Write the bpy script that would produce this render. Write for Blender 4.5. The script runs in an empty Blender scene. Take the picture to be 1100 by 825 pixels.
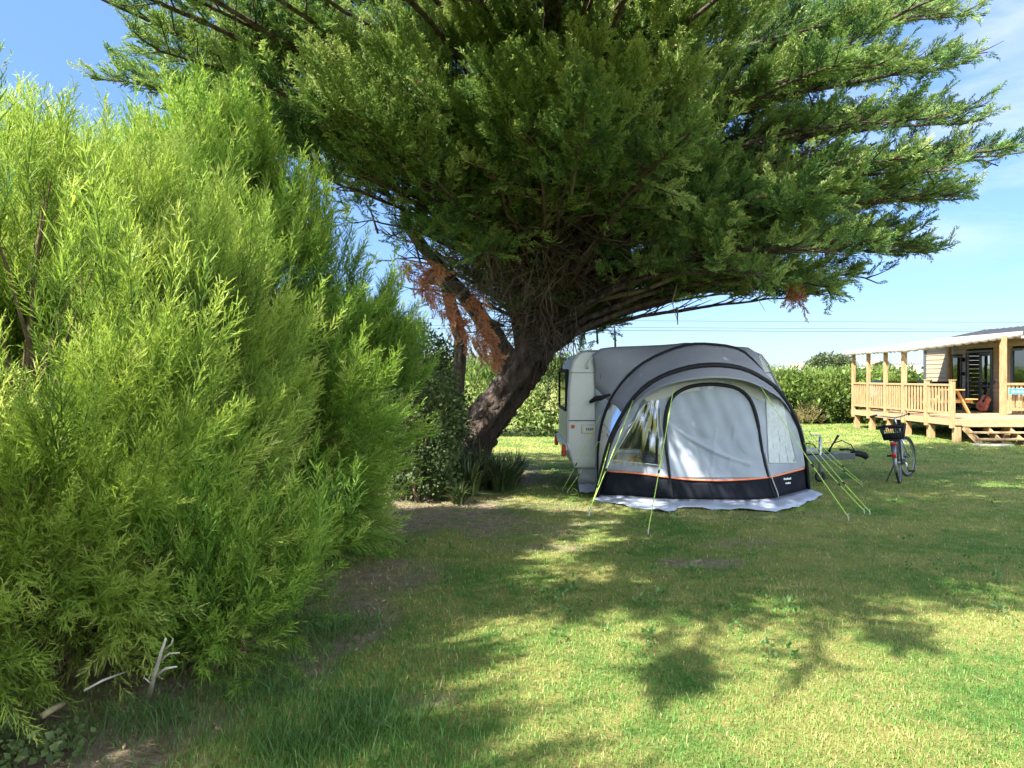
import bpy, math, random
import numpy as np
from mathutils import Vector, Matrix
from mathutils.bvhtree import BVHTree

rng = np.random.default_rng(7)
random.seed(7)
PI = math.pi
S = bpy.context.scene
COL = S.collection
CAMZ = 1.7
F = 26 / 36 * 1100          # focal length in photograph pixels


def P(px, py, Y):
    """point at depth Y (metres) that the photograph shows at pixel px, py"""
    return Vector(((px - 550) / F * Y, Y, CAMZ + (405 - py) / F * Y))


def G(px, py):
    """point on the lawn under a photograph pixel"""
    Y = CAMZ * F / (py - 405)
    return Vector(((px - 550) / F * Y, Y, 0.0))


SX, SY = .68, .55
SUN = Vector((-SX, -SY, 1.0)).normalized()

# ------------------------------------------------------------------ materials
def newmat(name):
    m = bpy.data.materials.new(name)
    m.use_nodes = True
    nt = m.node_tree
    nt.nodes.clear()
    out = nt.nodes.new('ShaderNodeOutputMaterial')
    return m, nt, out


def N(nt, t, **kw):
    n = nt.nodes.new(t)
    for k, v in kw.items():
        if k in n.inputs:
            n.inputs[k].default_value = v
        else:
            setattr(n, k, v)
    return n


def ramp(nt, stops, fac):
    r = nt.nodes.new('ShaderNodeValToRGB')
    e = r.color_ramp.elements
    while len(e) < len(stops):
        e.new(.5)
    for i, (p, c) in enumerate(stops):
        e[i].position = p
        e[i].color = (c[0], c[1], c[2], 1)
    nt.links.new(fac, r.inputs[0])
    return r


def mixc(nt, fac, a, b, blend='MIX'):
    m = nt.nodes.new('ShaderNodeMix')
    m.data_type = 'RGBA'
    m.blend_type = blend
    for sock, v in ((m.inputs[0], fac), (m.inputs[6], a), (m.inputs[7], b)):
        if isinstance(v, (int, float)):
            sock.default_value = v
        elif isinstance(v, tuple):
            sock.default_value = (v[0], v[1], v[2], 1)
        else:
            nt.links.new(v, sock)
    return m.outputs[2]


def mat(name, c, rough=.6, metal=0, var=.18, scale=8, bump=0, bscale=60, trans=0, stretch=None, spec=.4):
    """plain procedural material: noise-varied base colour, optional bump, optional translucency"""
    m, nt, out = newmat(name)
    tc = nt.nodes.new('ShaderNodeTexCoord')
    vec = tc.outputs['Object']
    if stretch:
        mp = N(nt, 'ShaderNodeMapping')
        mp.inputs['Scale'].default_value = stretch
        nt.links.new(vec, mp.inputs[0])
        vec = mp.outputs[0]
    n = N(nt, 'ShaderNodeTexNoise', Scale=scale, Detail=5.0, Roughness=.6)
    nt.links.new(vec, n.inputs['Vector'])
    lo = tuple(x * (1 - var) for x in c)
    hi = tuple(min(.95, x * (1 + var)) for x in c)
    r = ramp(nt, [(.3, lo), (.7, hi)], n.outputs[0])
    b = N(nt, 'ShaderNodeBsdfPrincipled', Roughness=rough, Metallic=metal)
    b.inputs['Specular IOR Level'].default_value = spec
    nt.links.new(r.outputs[0], b.inputs['Base Color'])
    if bump:
        n2 = N(nt, 'ShaderNodeTexNoise', Scale=bscale, Detail=4.0)
        nt.links.new(vec, n2.inputs['Vector'])
        bp = N(nt, 'ShaderNodeBump', Strength=bump, Distance=.02)
        nt.links.new(n2.outputs[0], bp.inputs['Height'])
        nt.links.new(bp.outputs[0], b.inputs['Normal'])
    sh = b.outputs[0]
    if trans:
        t = N(nt, 'ShaderNodeBsdfTranslucent')
        nt.links.new(r.outputs[0], t.inputs[0])
        ms = N(nt, 'ShaderNodeMixShader')
        ms.inputs[0].default_value = trans
        nt.links.new(sh, ms.inputs[1])
        nt.links.new(t.outputs[0], ms.inputs[2])
        sh = ms.outputs[0]
    nt.links.new(sh, out.inputs[0])
    return m


def foliage(name, stops, trans=.35, rough=.55, spec=.25):
    """leaf material: colour from each leaf's own tint value"""
    m, nt, out = newmat(name)
    a = N(nt, 'ShaderNodeAttribute', attribute_name='tint')
    r = ramp(nt, stops, a.outputs['Fac'])
    b = N(nt, 'ShaderNodeBsdfPrincipled', Roughness=rough)
    b.inputs['Specular IOR Level'].default_value = spec
    nt.links.new(r.outputs[0], b.inputs['Base Color'])
    t = N(nt, 'ShaderNodeBsdfTranslucent')
    c2 = mixc(nt, 1.0, r.outputs[0], (1.15, 1.15, .8), 'MULTIPLY')
    nt.links.new(c2, t.inputs[0])
    ms = N(nt, 'ShaderNodeMixShader')
    ms.inputs[0].default_value = trans
    nt.links.new(b.outputs[0], ms.inputs[1])
    nt.links.new(t.outputs[0], ms.inputs[2])
    nt.links.new(ms.outputs[0], out.inputs[0])
    return m


def glassmat(name, tint=(.8, .85, .9), clear=.5, rough=.03):
    m, nt, out = newmat(name)
    g = N(nt, 'ShaderNodeBsdfGlossy', Roughness=rough)
    tr = N(nt, 'ShaderNodeBsdfTransparent')
    tr.inputs[0].default_value = (*tint, 1)
    tc = nt.nodes.new('ShaderNodeTexCoord')
    n = N(nt, 'ShaderNodeTexNoise', Scale=5.0, Detail=3.0)
    nt.links.new(tc.outputs['Object'], n.inputs['Vector'])
    bp = N(nt, 'ShaderNodeBump', Strength=.15, Distance=.02)
    nt.links.new(n.outputs[0], bp.inputs['Height'])
    nt.links.new(bp.outputs[0], g.inputs['Normal'])
    fr = N(nt, 'ShaderNodeFresnel', IOR=1.5)
    ma = N(nt, 'ShaderNodeMath', operation='MULTIPLY_ADD')
    ma.inputs[1].default_value = 1.0
    ma.inputs[2].default_value = 1 - clear - .3
    nt.links.new(fr.outputs[0], ma.inputs[0])
    ms = N(nt, 'ShaderNodeMixShader')
    nt.links.new(ma.outputs[0], ms.inputs[0])
    nt.links.new(tr.outputs[0], ms.inputs[1])
    nt.links.new(g.outputs[0], ms.inputs[2])
    nt.links.new(ms.outputs[0], out.inputs[0])
    return m


# ------------------------------------------------------------------ object helpers
ORG = {}


def tag(o, label=None, cat=None, group=None, kind=None):
    if label: o['label'] = label
    if cat: o['category'] = cat
    if group: o['group'] = group
    if kind: o['kind'] = kind
    return o


def thing(name, loc, label, cat, group=None):
    o = bpy.data.objects.new(name, None)
    COL.objects.link(o)
    o.location = loc
    ORG[o.name] = Vector(loc)
    o.empty_display_size = .2
    return tag(o, label, cat, group)


def link(name, me, m, parent=None, org=None):
    o = bpy.data.objects.new(name, me)
    COL.objects.link(o)
    if m: me.materials.append(m)
    if parent is not None:
        o.parent = parent
        ORG[o.name] = ORG[parent.name]
        if parent.type == 'MESH' and parent.parent is None:
            pass
    else:
        o.location = org
        ORG[o.name] = Vector(org)
    return o


class MB:
    """collects vertices and faces in world coordinates"""
    def __init__(s):
        s.v = []
        s.f = []

    def add(s, v, f, M=None):
        b = len(s.v)
        s.v += [tuple(M @ Vector(p)) if M is not None else tuple(p) for p in v]
        s.f += [[b + i for i in q] for q in f]
        return s

    def box(s, x0, x1, y0, y1, z0, z1, M=None):
        v = [(x0, y0, z0), (x1, y0, z0), (x1, y1, z0), (x0, y1, z0), (x0, y0, z1), (x1, y0, z1), (x1, y1, z1), (x0, y1, z1)]
        return s.add(v, [(3, 2, 1, 0), (4, 5, 6, 7), (0, 1, 5, 4), (1, 2, 6, 5), (2, 3, 7, 6), (3, 0, 4, 7)], M)

    def bar(s, a, b, w, h, up=(0, 0, 1)):
        """rectangular bar from a to b"""
        a, b = Vector(a), Vector(b)
        d = (b - a).normalized()
        u = Vector(up)
        if abs(d.dot(u)) > .98: u = Vector((1, 0, 0))
        x = d.cross(u).normalized() * (w / 2)
        y = x.cross(d).normalized() * (h / 2)
        v = [a - x - y, a + x - y, a + x + y, a - x + y, b - x - y, b + x - y, b + x + y, b - x + y]
        return s.add(v, [(3, 2, 1, 0), (4, 5, 6, 7), (0, 1, 5, 4), (1, 2, 6, 5), (2, 3, 7, 6), (3, 0, 4, 7)])

    def tube(s, pts, r, n=8, cap=True):
        pts = [Vector(p) for p in pts]
        rs = r if isinstance(r, (list, tuple)) else [r] * len(pts)
        t0 = (pts[1] - pts[0]).normalized()
        u = Vector((0, 0, 1)) if abs(t0.z) < .9 else Vector((1, 0, 0))
        x = t0.cross(u).normalized()
        v = []
        for i, p in enumerate(pts):
            t = (pts[min(i + 1, len(pts) - 1)] - pts[max(i - 1, 0)])
            t = t.normalized() if t.length > 1e-9 else t0
            x = (x - t * x.dot(t))
            x = x.normalized() if x.length > 1e-6 else t.orthogonal().normalized()
            y = t.cross(x)
            for k in range(n):
                a = 2 * PI * k / n
                v.append(p + (x * math.cos(a) + y * math.sin(a)) * rs[i])
        f = []
        for i in range(len(pts) - 1):
            for k in range(n):
                f.append((i * n + k, i * n + (k + 1) % n, (i + 1) * n + (k + 1) % n, (i + 1) * n + k))
        if cap:
            f.append(tuple(range(n - 1, -1, -1)))
            f.append(tuple((len(pts) - 1) * n + k for k in range(n)))
        return s.add(v, f)

    def ring(s, c, ax, R, r, n=32, m=8):
        """torus round axis ax"""
        ax = Vector(ax).normalized()
        x = ax.orthogonal().normalized()
        y = ax.cross(x)
        v, f = [], []
        for i in range(n):
            a = 2 * PI * i / n
            d = x * math.cos(a) + y * math.sin(a)
            for k in range(m):
                b = 2 * PI * k / m
                v.append(Vector(c) + d * (R + r * math.cos(b)) + ax * (r * math.sin(b)))
        for i in range(n):
            for k in range(m):
                f.append((i * m + k, ((i + 1) % n) * m + k, ((i + 1) % n) * m + (k + 1) % m, i * m + (k + 1) % m))
        return s.add(v, f)

    def grid(s, rows):
        nr, nc = len(rows), len(rows[0])
        v = [p for r in rows for p in r]
        f = [(i * nc + j, i * nc + j + 1, (i + 1) * nc + j + 1, (i + 1) * nc + j) for i in range(nr - 1) for j in range(nc - 1)]
        return s.add(v, f)

    def prism(s, poly, fn, d0, d1):
        """outline (a,b) list -> fn(a,b,d) points, closed solid between depths d0 and d1"""
        n = len(poly)
        v = [fn(a, b, d0) for a, b in poly] + [fn(a, b, d1) for a, b in poly]
        f = [tuple(range(n - 1, -1, -1)), tuple(range(n, 2 * n))]
        f += [(i, (i + 1) % n, n + (i + 1) % n, n + i) for i in range(n)]
        return s.add(v, f)

    def xform(s, M):
        s.v = [tuple(M @ Vector(p)) for p in s.v]
        return s


def obj(name, mb, m, parent=None, smooth=False, bevel=0, solid=0, fix=True):
    me = bpy.data.meshes.new(name)
    if parent is not None:
        o0 = ORG[parent.name]
    else:
        xs, ys, zs = zip(*mb.v)
        o0 = Vector(((min(xs) + max(xs)) / 2, (min(ys) + max(ys)) / 2, min(zs)))
    me.from_pydata([(x - o0.x, y - o0.y, z - o0.z) for x, y, z in mb.v], [], mb.f)
    if fix:
        import bmesh
        bm = bmesh.new()
        bm.from_mesh(me)
        bmesh.ops.recalc_face_normals(bm, faces=bm.faces)
        bm.to_mesh(me)
        bm.free()
    if smooth:
        me.polygons.foreach_set('use_smooth', [True] * len(me.polygons))
    o = link(name, me, m, parent, o0)
    if solid:
        md = o.modifiers.new('solid', 'SOLIDIFY')
        md.thickness = solid
        md.offset = 0
    if bevel:
        md = o.modifiers.new('bevel', 'BEVEL')
        md.width = bevel
        md.segments = 2
        md.limit_method = 'ANGLE'
    return o


def trimesh(name, V, T, tint, m, parent=None, org=(0, 0, 0)):
    """big triangle mesh from numpy arrays"""
    me = bpy.data.meshes.new(name)
    o0 = np.array(ORG[parent.name]) if parent is not None else np.array(org)
    me.vertices.add(len(V))
    me.vertices.foreach_set('co', (V - o0).astype(np.float32).ravel())
    me.loops.add(len(T) * 3)
    me.loops.foreach_set('vertex_index', T.astype(np.int32).ravel())
    me.polygons.add(len(T))
    me.polygons.foreach_set('loop_start', np.arange(0, len(T) * 3, 3, dtype=np.int32))
    if tint is not None:
        a = me.attributes.new('tint', 'FLOAT', 'POINT')
        a.data.foreach_set('value', tint.astype(np.float32))
    me.update()
    me.validate()
    return link(name, me, m, parent, org)


def nz(a):
    return a / np.maximum(np.linalg.norm(a, axis=-1, keepdims=True), 1e-9)


def scatter(temps, pos, d, up, scale, tint):
    """instances of small leaf templates (axis +Y, flat normal +Z) baked into one array set"""
    Vs, Ts, Cs = [], [], []
    base = 0
    ch = rng.integers(0, len(temps), len(pos))
    d = nz(d)
    x = nz(np.cross(d, up))
    z = np.cross(x, d)
    R = np.stack([x, d, z], axis=2)
    for k, (tv, tt, tc) in enumerate(temps):
        idx = np.where(ch == k)[0]
        if not len(idx): continue
        v = np.einsum('nij,vj->nvi', R[idx], tv) * scale[idx][:, None, None] + pos[idx][:, None, :]
        t = tt[None] + (np.arange(len(idx)) * len(tv))[:, None, None] + base
        c = np.clip(tc[None] + tint[idx][:, None], 0, 1)
        Vs.append(v.reshape(-1, 3)); Ts.append(t.reshape(-1, 3)); Cs.append(c.ravel())
        base += len(idx) * len(tv)
    return np.concatenate(Vs), np.concatenate(Ts), np.concatenate(Cs)


class TB:
    """template builder: small leaf clusters"""
    def __init__(s): s.v, s.t, s.c = [], [], []

    def kite(s, a, d, n, L, w, c0, c1, k=.45):
        a, d, n = np.array(a, float), np.array(d, float), np.array(n, float)
        d = d / np.linalg.norm(d)
        x = np.cross(d, n); x /= max(np.linalg.norm(x), 1e-9)
        b = len(s.v)
        s.v += [a, a + d * L * k - x * w / 2, a + d * L * k + x * w / 2, a + d * L]
        s.c += [c0, (c0 + c1) / 2, (c0 + c1) / 2, c1]
        s.t += [(b, b + 1, b + 2), (b + 1, b + 3, b + 2)]

    def tri(s, a, d, n, L, w, c0, c1):
        a, d, n = np.array(a, float), np.array(d, float), np.array(n, float)
        d = d / np.linalg.norm(d)
        x = np.cross(d, n); x /= max(np.linalg.norm(x), 1e-9)
        b = len(s.v)
        s.v += [a - x * w / 2, a + x * w / 2, a + d * L]
        s.c += [c0, c0, c1]
        s.t += [(b, b + 1, b + 2)]

    def out(s):
        return np.array(s.v), np.array(s.t), np.array(s.c)


def rv(r, s=1.0):
    return r.normal(0, s, 3)


def cypress_plume(seed, full=True):
    r = np.random.default_rng(seed)
    t = TB()
    n = 19 if full else 9
    for i in range(n):
        u = (i + .4) / n
        sd = 1 if i % 2 else -1
        a = np.array([0, u * .30, .04 * math.sin(u * 2)])
        ang = .75 - .45 * u + r.normal(0, .15)
        d = np.array([sd * math.sin(ang), math.cos(ang), r.normal(.25, .3)])
        L = (.13 * (1 - .5 * u)) * r.uniform(.75, 1.3)
        nn = np.array([0, 0, 1]) + rv(r, .35)
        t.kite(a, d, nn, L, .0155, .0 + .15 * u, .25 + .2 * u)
        t.kite(a, d, np.cross(nn, d), L * .95, .0145, .0 + .15 * u, .25 + .2 * u)
        if full:
            for q in (.35, .62):
                s2 = r.choice((-1, 1))
                dd = d / np.linalg.norm(d)
                sdv = np.cross(nn, dd)
                t.kite(a + dd * L * q, dd + sdv * s2 * .9 + rv(r, .25), nn + rv(r, .5), L * .48, .013, .15, .35 + .15 * u)
    return t.out()


def feather_plume(seed, nb=22, leaf=6, L0=.5, spread=.14, w=.0066):
    """feathery shoot: thin stem, fine side shoots with tiny scale leaves"""
    r = np.random.default_rng(seed)
    t = TB()
    t.kite((0, 0, 0), (0, 1, .02), (0, 0, 1), L0, .006, -.35, -.1, .2)
    t.kite((0, 0, 0), (0, 1, .02), (1, 0, 0), L0, .006, -.35, -.1, .2)
    for i in range(nb):
        u = (i + .5) / nb
        ph = i * 2.4 + r.normal(0, .4)
        ang = .62 - .2 * u + r.normal(0, .12)
        d = np.array([math.cos(ph) * math.sin(ang), math.cos(ang), math.sin(ph) * math.sin(ang)])
        L = (spread * (1.15 - .75 * u) + .02) * r.uniform(.7, 1.35)
        a = np.array([0, u * L0 * .95, 0.])
        nn = rv(r)
        c = -.05 + .25 * u
        t.kite(a, d, nn, L, w * 1.25, c - .1, c + .2)
        for k in range(leaf):
            q = (k + .7) / (leaf + .5)
            dd = d + rv(r, .38)
            t.tri(a + d * L * q, dd, rv(r), L * .40 * (1.1 - .4 * q), w, c, c + .22)
    return t.out()


def leaf_clump(seed, n=9, L=.09, w=.045, R=.10):
    r = np.random.default_rng(seed)
    t = TB()
    for i in range(n):
        a = rv(r, R * .6)
        a[1] += R
        d = np.array([0, .7, 0]) + rv(r, .7)
        t.kite(a, d, rv(r) + np.array([0, 0, 1.2]), L * r.uniform(.7, 1.25), w, r.uniform(-.1, .1), r.uniform(-.05, .2))
    return t.out()


def bez(p0, p1, p2, p3, n):
    t = np.linspace(0, 1, n)[:, None]
    return (1 - t)**3 * p0 + 3 * (1 - t)**2 * t * p1 + 3 * (1 - t) * t**2 * p2 + t**3 * p3


# ------------------------------------------------------------------ the ground
SOIL = [  # cx, cy, rx, ry, strength : worn and bare places
    (-.55, 8.8, .9, .8, .9), (.15, 8.3, .7, .5, .55), (.25, 7.4, .6, .25, .6), (-1.1, 6.3, .5, .7, .85), (-1.15, 5.2, .35, .7, .9),
    (-1.1, 9.6, 1.2, 1.4, 1.0), (1.74, 6.75, .40, .20, .85), (2.3, 7.6, .5, .25, .45), (-3.2, 5.0, 1.8, 2.6, 1.0),
    (-3.0, 9.0, 2.0, 2.5, 1.0), (-2.2, 3.5, .75, .5, 1.0), (-.8, 12.6, 1.6, 1.9, .9), (-1.25, 4.3, .25, .4, .7), (.6, 9.6, .8, .5, .5),
    (2.9, 9.1, 1.3, .35, .35), (-.45, 3.9, .18, .12, .6), (.9, 8.6, .5, .3, .5), (-1.9, 3.0, .6, .5, .9)]


def smooth_noise(x, y, f, seed=0):
    r = np.random.default_rng(seed)
    o = np.zeros_like(x)
    for k in range(7):
        a, ph, ff = r.uniform(0, 6.28), r.uniform(0, 6.28), f * r.uniform(.6, 1.7)
        o = o + np.sin((x * np.cos(a) + y * np.sin(a)) * ff + ph)
    return o / 7


def soil(x, y):
    o = np.zeros_like(x)
    w = .35 * smooth_noise(x, y, 5, 3) + .25 * smooth_noise(x, y, 14, 4)
    for cx, cy, rx, ry, s in SOIL:
        q = np.sqrt(((x - cx) / rx)**2 + ((y - cy) / ry)**2) + w
        o = np.maximum(o, s * np.clip((1.15 - q) / .45, 0, 1))
    br = .5 + .5 * smooth_noise(x, y, 9, 5) + .35 * smooth_noise(x, y, 23, 6)
    return np.clip(o * (.35 + .95 * br), 0, 1)


def gz(x, y):
    return .018 * smooth_noise(x, y, 1.4, 11) + .010 * smooth_noise(x, y, 5, 12)


def grass_colour(nt, fine):
    """shared colour field of the lawn in world space: lush green to dry straw"""
    g = nt.nodes.new('ShaderNodeNewGeometry')
    n1 = N(nt, 'ShaderNodeTexNoise', Scale=.9, Detail=6.0, Roughness=.65)
    n2 = N(nt, 'ShaderNodeTexNoise', Scale=5.5, Detail=5.0, Roughness=.7)
    nt.links.new(g.outputs['Position'], n1.inputs['Vector'])
    nt.links.new(g.outputs['Position'], n2.inputs['Vector'])
    m = N(nt, 'ShaderNodeMath', operation='MULTIPLY_ADD')
    nt.links.new(n2.outputs[0], m.inputs[0])
    m.inputs[1].default_value = .60
    nt.links.new(n1.outputs[0], m.inputs[2])
    return g, m.outputs[0]


def make_ground():
    def axis(a, b, step, far):
        c = list(np.arange(a, b + 1e-6, step))
        d = step
        x = a
        lo = []
        while x > -far:
            d *= 1.35; x -= d; lo.append(x)
        hi = []
        d = step; x = b
        while x < far:
            d *= 1.35; x += d; hi.append(x)
        return np.array(lo[::-1] + c + hi)
    xs = axis(-8, 16, .09, 2500)
    ys = axis(1.5, 22, .09, 2500)
    X, Y = np.meshgrid(xs, ys)
    near = np.clip(1 - np.hypot(X - 3, Y - 10) / 60, 0, 1)
    Z = gz(X, Y) * near
    sl = soil(X, Y)
    Z = Z - .012 * sl * near
    V = np.stack([X, Y, Z], -1).reshape(-1, 3)
    nc, nr = len(xs), len(ys)
    i = np.arange(nr - 1)[:, None] * nc + np.arange(nc - 1)[None]
    i = i.ravel()
    T = np.concatenate([np.stack([i, i + 1, i + nc + 1], 1), np.stack([i, i + nc + 1, i + nc], 1)])
    m, nt, out = newmat('lawn_ground')
    g, f = grass_colour(nt, False)
    cr = ramp(nt, [(.42, (.044, .112, .026)), (.64, (.10, .18, .040)), (.86, (.26, .25, .085))], f)
    n3 = N(nt, 'ShaderNodeTexNoise', Scale=60.0, Detail=6.0, Roughness=.8)
    nt.links.new(g.outputs['Position'], n3.inputs['Vector'])
    r3 = ramp(nt, [(.3, (.45, .45, .45)), (.7, (1.35, 1.3, 1.2))], n3.outputs[0])
    gr = mixc(nt, 1.0, cr.outputs[0], r3.outputs[0], 'MULTIPLY')
    n4 = N(nt, 'ShaderNodeTexNoise', Scale=9.0, Detail=8.0, Roughness=.75)
    nt.links.new(g.outputs['Position'], n4.inputs['Vector'])
    so = ramp(nt, [(.3, (.12, .092, .066)), (.5, (.23, .18, .13)), (.7, (.38, .31, .23))], n4.outputs[0])
    a = N(nt, 'ShaderNodeAttribute', attribute_name='tint')
    col = mixc(nt, a.outputs['Fac'], gr, so.outputs[0])
    b = N(nt, 'ShaderNodeBsdfPrincipled', Roughness=.95)
    b.inputs['Specular IOR Level'].default_value = .1
    nt.links.new(col, b.inputs['Base Color'])
    bp = N(nt, 'ShaderNodeBump', Strength=.9, Distance=.03)
    nt.links.new(n3.outputs[0], bp.inputs['Height'])
    nt.links.new(bp.outputs[0], b.inputs['Normal'])
    nt.links.new(b.outputs[0], out.inputs[0])
    o = trimesh('ground', V, T, sl.ravel(), m)
    tag(o, kind='structure')


def make_grass():
    m, nt, out = newmat('grass_blades')
    g, f = grass_colour(nt, True)
    a = N(nt, 'ShaderNodeAttribute', attribute_name='tint')
    s = N(nt, 'ShaderNodeMath', operation='MULTIPLY_ADD')
    nt.links.new(a.outputs['Fac'], s.inputs[0])
    s.inputs[1].default_value = .55
    mm = N(nt, 'ShaderNodeMath', operation='SUBTRACT')
    nt.links.new(f, mm.inputs[0]); mm.inputs[1].default_value = .345
    nt.links.new(mm.outputs[0], s.inputs[2])
    cr = ramp(nt, [(.30, (.040, .128, .026)), (.54, (.086, .205, .036)), (.78, (.20, .285, .062)), (.97, (.46, .42, .18))], s.outputs[0])
    b = N(nt, 'ShaderNodeBsdfPrincipled', Roughness=.55)
    b.inputs['Specular IOR Level'].default_value = .3
    nt.links.new(cr.outputs[0], b.inputs['Base Color'])
    t = N(nt, 'ShaderNodeBsdfTranslucent')
    nt.links.new(mixc(nt, 1.0, cr.outputs[0], (1.3, 1.25, .6), 'MULTIPLY'), t.inputs[0])
    ms = N(nt, 'ShaderNodeMixShader'); ms.inputs[0].default_value = .35
    nt.links.new(b.outputs[0], ms.inputs[1]); nt.links.new(t.outputs[0], ms.inputs[2])
    nt.links.new(ms.outputs[0], out.inputs[0])

    n = 430000
    y0, y1, q = 2.6, 34.0, .35
    u = rng.random(n)
    y = (y0**q + u * (y1**q - y0**q))**(1 / q)
    x = rng.uniform(-.80, .80, n) * y
    keep = rng.random(n) > soil(x, y) * 1.02
    keep &= ~((x > 1.1) & (x < 4.4) & (y > 10.0) & (y < 13))          # groundsheet inside awning and under the caravan
    x, y = x[keep], y[keep]
    n = len(x)
    lush = np.clip(1.3 - np.hypot((x + .75) / .75, (y - 3.7) / .9), 0, 1)
    patch = .5 + .5 * smooth_noise(x, y, 2.2, 21)
    far = np.clip((y - 12) / 12, 0, 1)
    h = (.016 + .024 * rng.random(n) + .036 * patch**1.5 * rng.random(n)) * (1 + .5 * far) * (1 + 1.0 * lush)
    h *= np.where(rng.random(n) > .985, 1.7, 1) * .85
    w = .0018 + .00052 * y
    az = rng.uniform(0, 2 * PI, n)
    lean = np.abs(rng.normal(.75, .45, n)) * (1 - .4 * lush)
    dx, dy = np.cos(az), np.sin(az)
    az2 = az + PI / 2 + rng.normal(0, .6, n)
    wx, wy = np.cos(az2) * w / 2, np.sin(az2) * w / 2
    z = gz(x, y) - .004
    V = np.zeros((n, 5, 3))
    V[:, 0] = np.stack([x - wx, y - wy, z], 1)
    V[:, 1] = np.stack([x + wx, y + wy, z], 1)
    mx, my, mz = x + dx * lean * h * .3, y + dy * lean * h * .3, z + h * .6
    V[:, 2] = np.stack([mx - wx * .8, my - wy * .8, mz], 1)
    V[:, 3] = np.stack([mx + wx * .8, my + wy * .8, mz], 1)
    V[:, 4] = np.stack([x + dx * lean * h, y + dy * lean * h, z + h * (1 - .42 * np.minimum(lean, 1.5))], 1)
    T = np.array([(0, 1, 3), (0, 3, 2), (2, 3, 4)])[None] + (np.arange(n) * 5)[:, None, None]
    tint = np.where(rng.random(n) < .10, rng.uniform(.6, 1.0, n), rng.uniform(.1, .5, n)) - .25 * lush
    tint = np.clip(tint + .15 * np.clip(1.2 - np.hypot((x - 2.6) / 1.8, (y - 8.9) / .9), 0, 1), 0, 1)
    C = np.repeat(tint[:, None], 5, 1)
    C[:, :2] += .12
    o = trimesh('grass', V.reshape(-1, 3), T.reshape(-1, 3), C.ravel(), m)
    tag(o, 'short sunlit and shaded lawn grass with dry straw patches', 'grass', kind='stuff')


def make_weeds():
    """flat clover and plantain leaves in the turf"""
    n = 520
    y = rng.uniform(2.9, 12, n); x = rng.uniform(-.3, .75, n) * y
    k = (smooth_noise(x, y, 1.9, 51) > .05) & (soil(x, y) < .2) & ~((x > .9) & (x < 5) & (y > 9.2) & (y < 11.5))
    x, y = x[k], y[k]; n = len(x)
    pos = np.stack([x, y, gz(x, y) + .012], 1)
    V, T, C = scatter([leaf_clump(s, 7, .034, .024, .03) for s in (131, 132, 133)], pos, np.tile([0, 0, 1.], (n, 1)) + rng.normal(0, .25, (n, 3)), rng.normal(0, 1, (n, 3)), rng.uniform(.6, 1.3, n), .45 + rng.normal(0, .15, n))
    tag(trimesh('clover', V, T, C, foliage('clover_leaf', [(0, (.03, .08, .02)), (.5, (.07, .16, .04)), (1, (.16, .25, .08))], .3)), 'small round clover leaves scattered through the turf', 'ground cover', kind='stuff')


def make_litter():
    """dry leaves, needles and twigs on the bare soil"""
    n = 60000
    x = rng.uniform(-5, 3, n); y = rng.uniform(2.6, 14, n)
    k = rng.random(n) < np.maximum(soil(x, y)**1.5 * .8, .012)
    x, y = x[k], y[k]
    n = len(x)
    t = TB(); t.kite((0, 0, 0), (0, 1, .1), (0, 0, 1), .045, .006, 0, .1)
    t2 = TB(); t2.kite((0, 0, 0), (0, 1, .2), (0, .2, 1), .03, .014, 0, .1)
    t3 = TB(); t3.kite((0, 0, 0), (0, 1, .05), (0, 0, 1), .11, .005, 0, 0)
    pos = np.stack([x, y, gz(x, y) + .002], 1)
    az = rng.uniform(0, 2 * PI, n)
    d = np.stack([np.cos(az), np.sin(az), rng.normal(.1, .15, n)], 1)
    up = np.stack([rng.normal(0, .35, n), rng.normal(0, .35, n), np.ones(n)], 1)
    V, T, C = scatter([t.out(), t2.out(), t3.out()], pos, d, up, rng.uniform(.6, 1.5, n), rng.random(n) * .9)
    o = trimesh('leaf_litter', V, T, C, foliage('litter_leaf', [(0, (.05, .032, .02)), (.5, (.16, .11, .06)), (1, (.36, .28, .17))], .1))
    tag(o, 'dry fallen needles and twigs on the bare soil', 'leaf litter', kind='stuff')


# ------------------------------------------------------------------ the cypress
def lit_ground(x, y):
    """ground places the photograph shows in full sun: nothing of the crown stands between them and the sun"""
    edge = 5.35 + .27 * (x - .6) + .25 * smooth_noise(x, y, 2.2, 31)
    finger = (np.abs(x - .95 - .06 * (y - 4)) < .16) & (y > 4.15) | (np.abs(x - 1.62) < .13) & (y > 4.35) | (np.abs(x - 2.45) < .12) & (y > 4.75) | (np.abs(x - 3.3) < .12) & (y > 5.3)
    a = (y < edge) & (x > -.1) & ~finger
    b = ((x - 4.2) / 1.15)**2 + ((y - 8.5) / .55)**2 + .3 * smooth_noise(x, y, 4, 32) < 1
    c = (x > -.1) & (x < 2.4) & (y > 14.6) & (y < 21)
    d = y > 16.3 + .5 * smooth_noise(x, y, 1.5, 33)
    e = smooth_noise(x, y, 3.1, 34) + .5 * smooth_noise(x, y, 7, 35) > .36
    for ex, ey, rx, ry in ((.1, 6.75, .6, .2), (-.35, 8.0, .5, .22), (.9, 8.7, .5, .2), (2.6, 9.05, .9, .18), (-1.0, 5.6, .3, .5), (-.9, 6.6, .4, .3), (6.6, 8.2, .9, .3), (5.6, 6.9, .5, .2)):
        b |= ((x - ex) / rx)**2 + ((y - ey) / ry)**2 + .35 * smooth_noise(x, y, 6, 36) < 1
    e &= ~((x > .6) & (x < 4.8) & (y > 9.0) & (y < 11.5))
    return a | b | c | d | e


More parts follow.
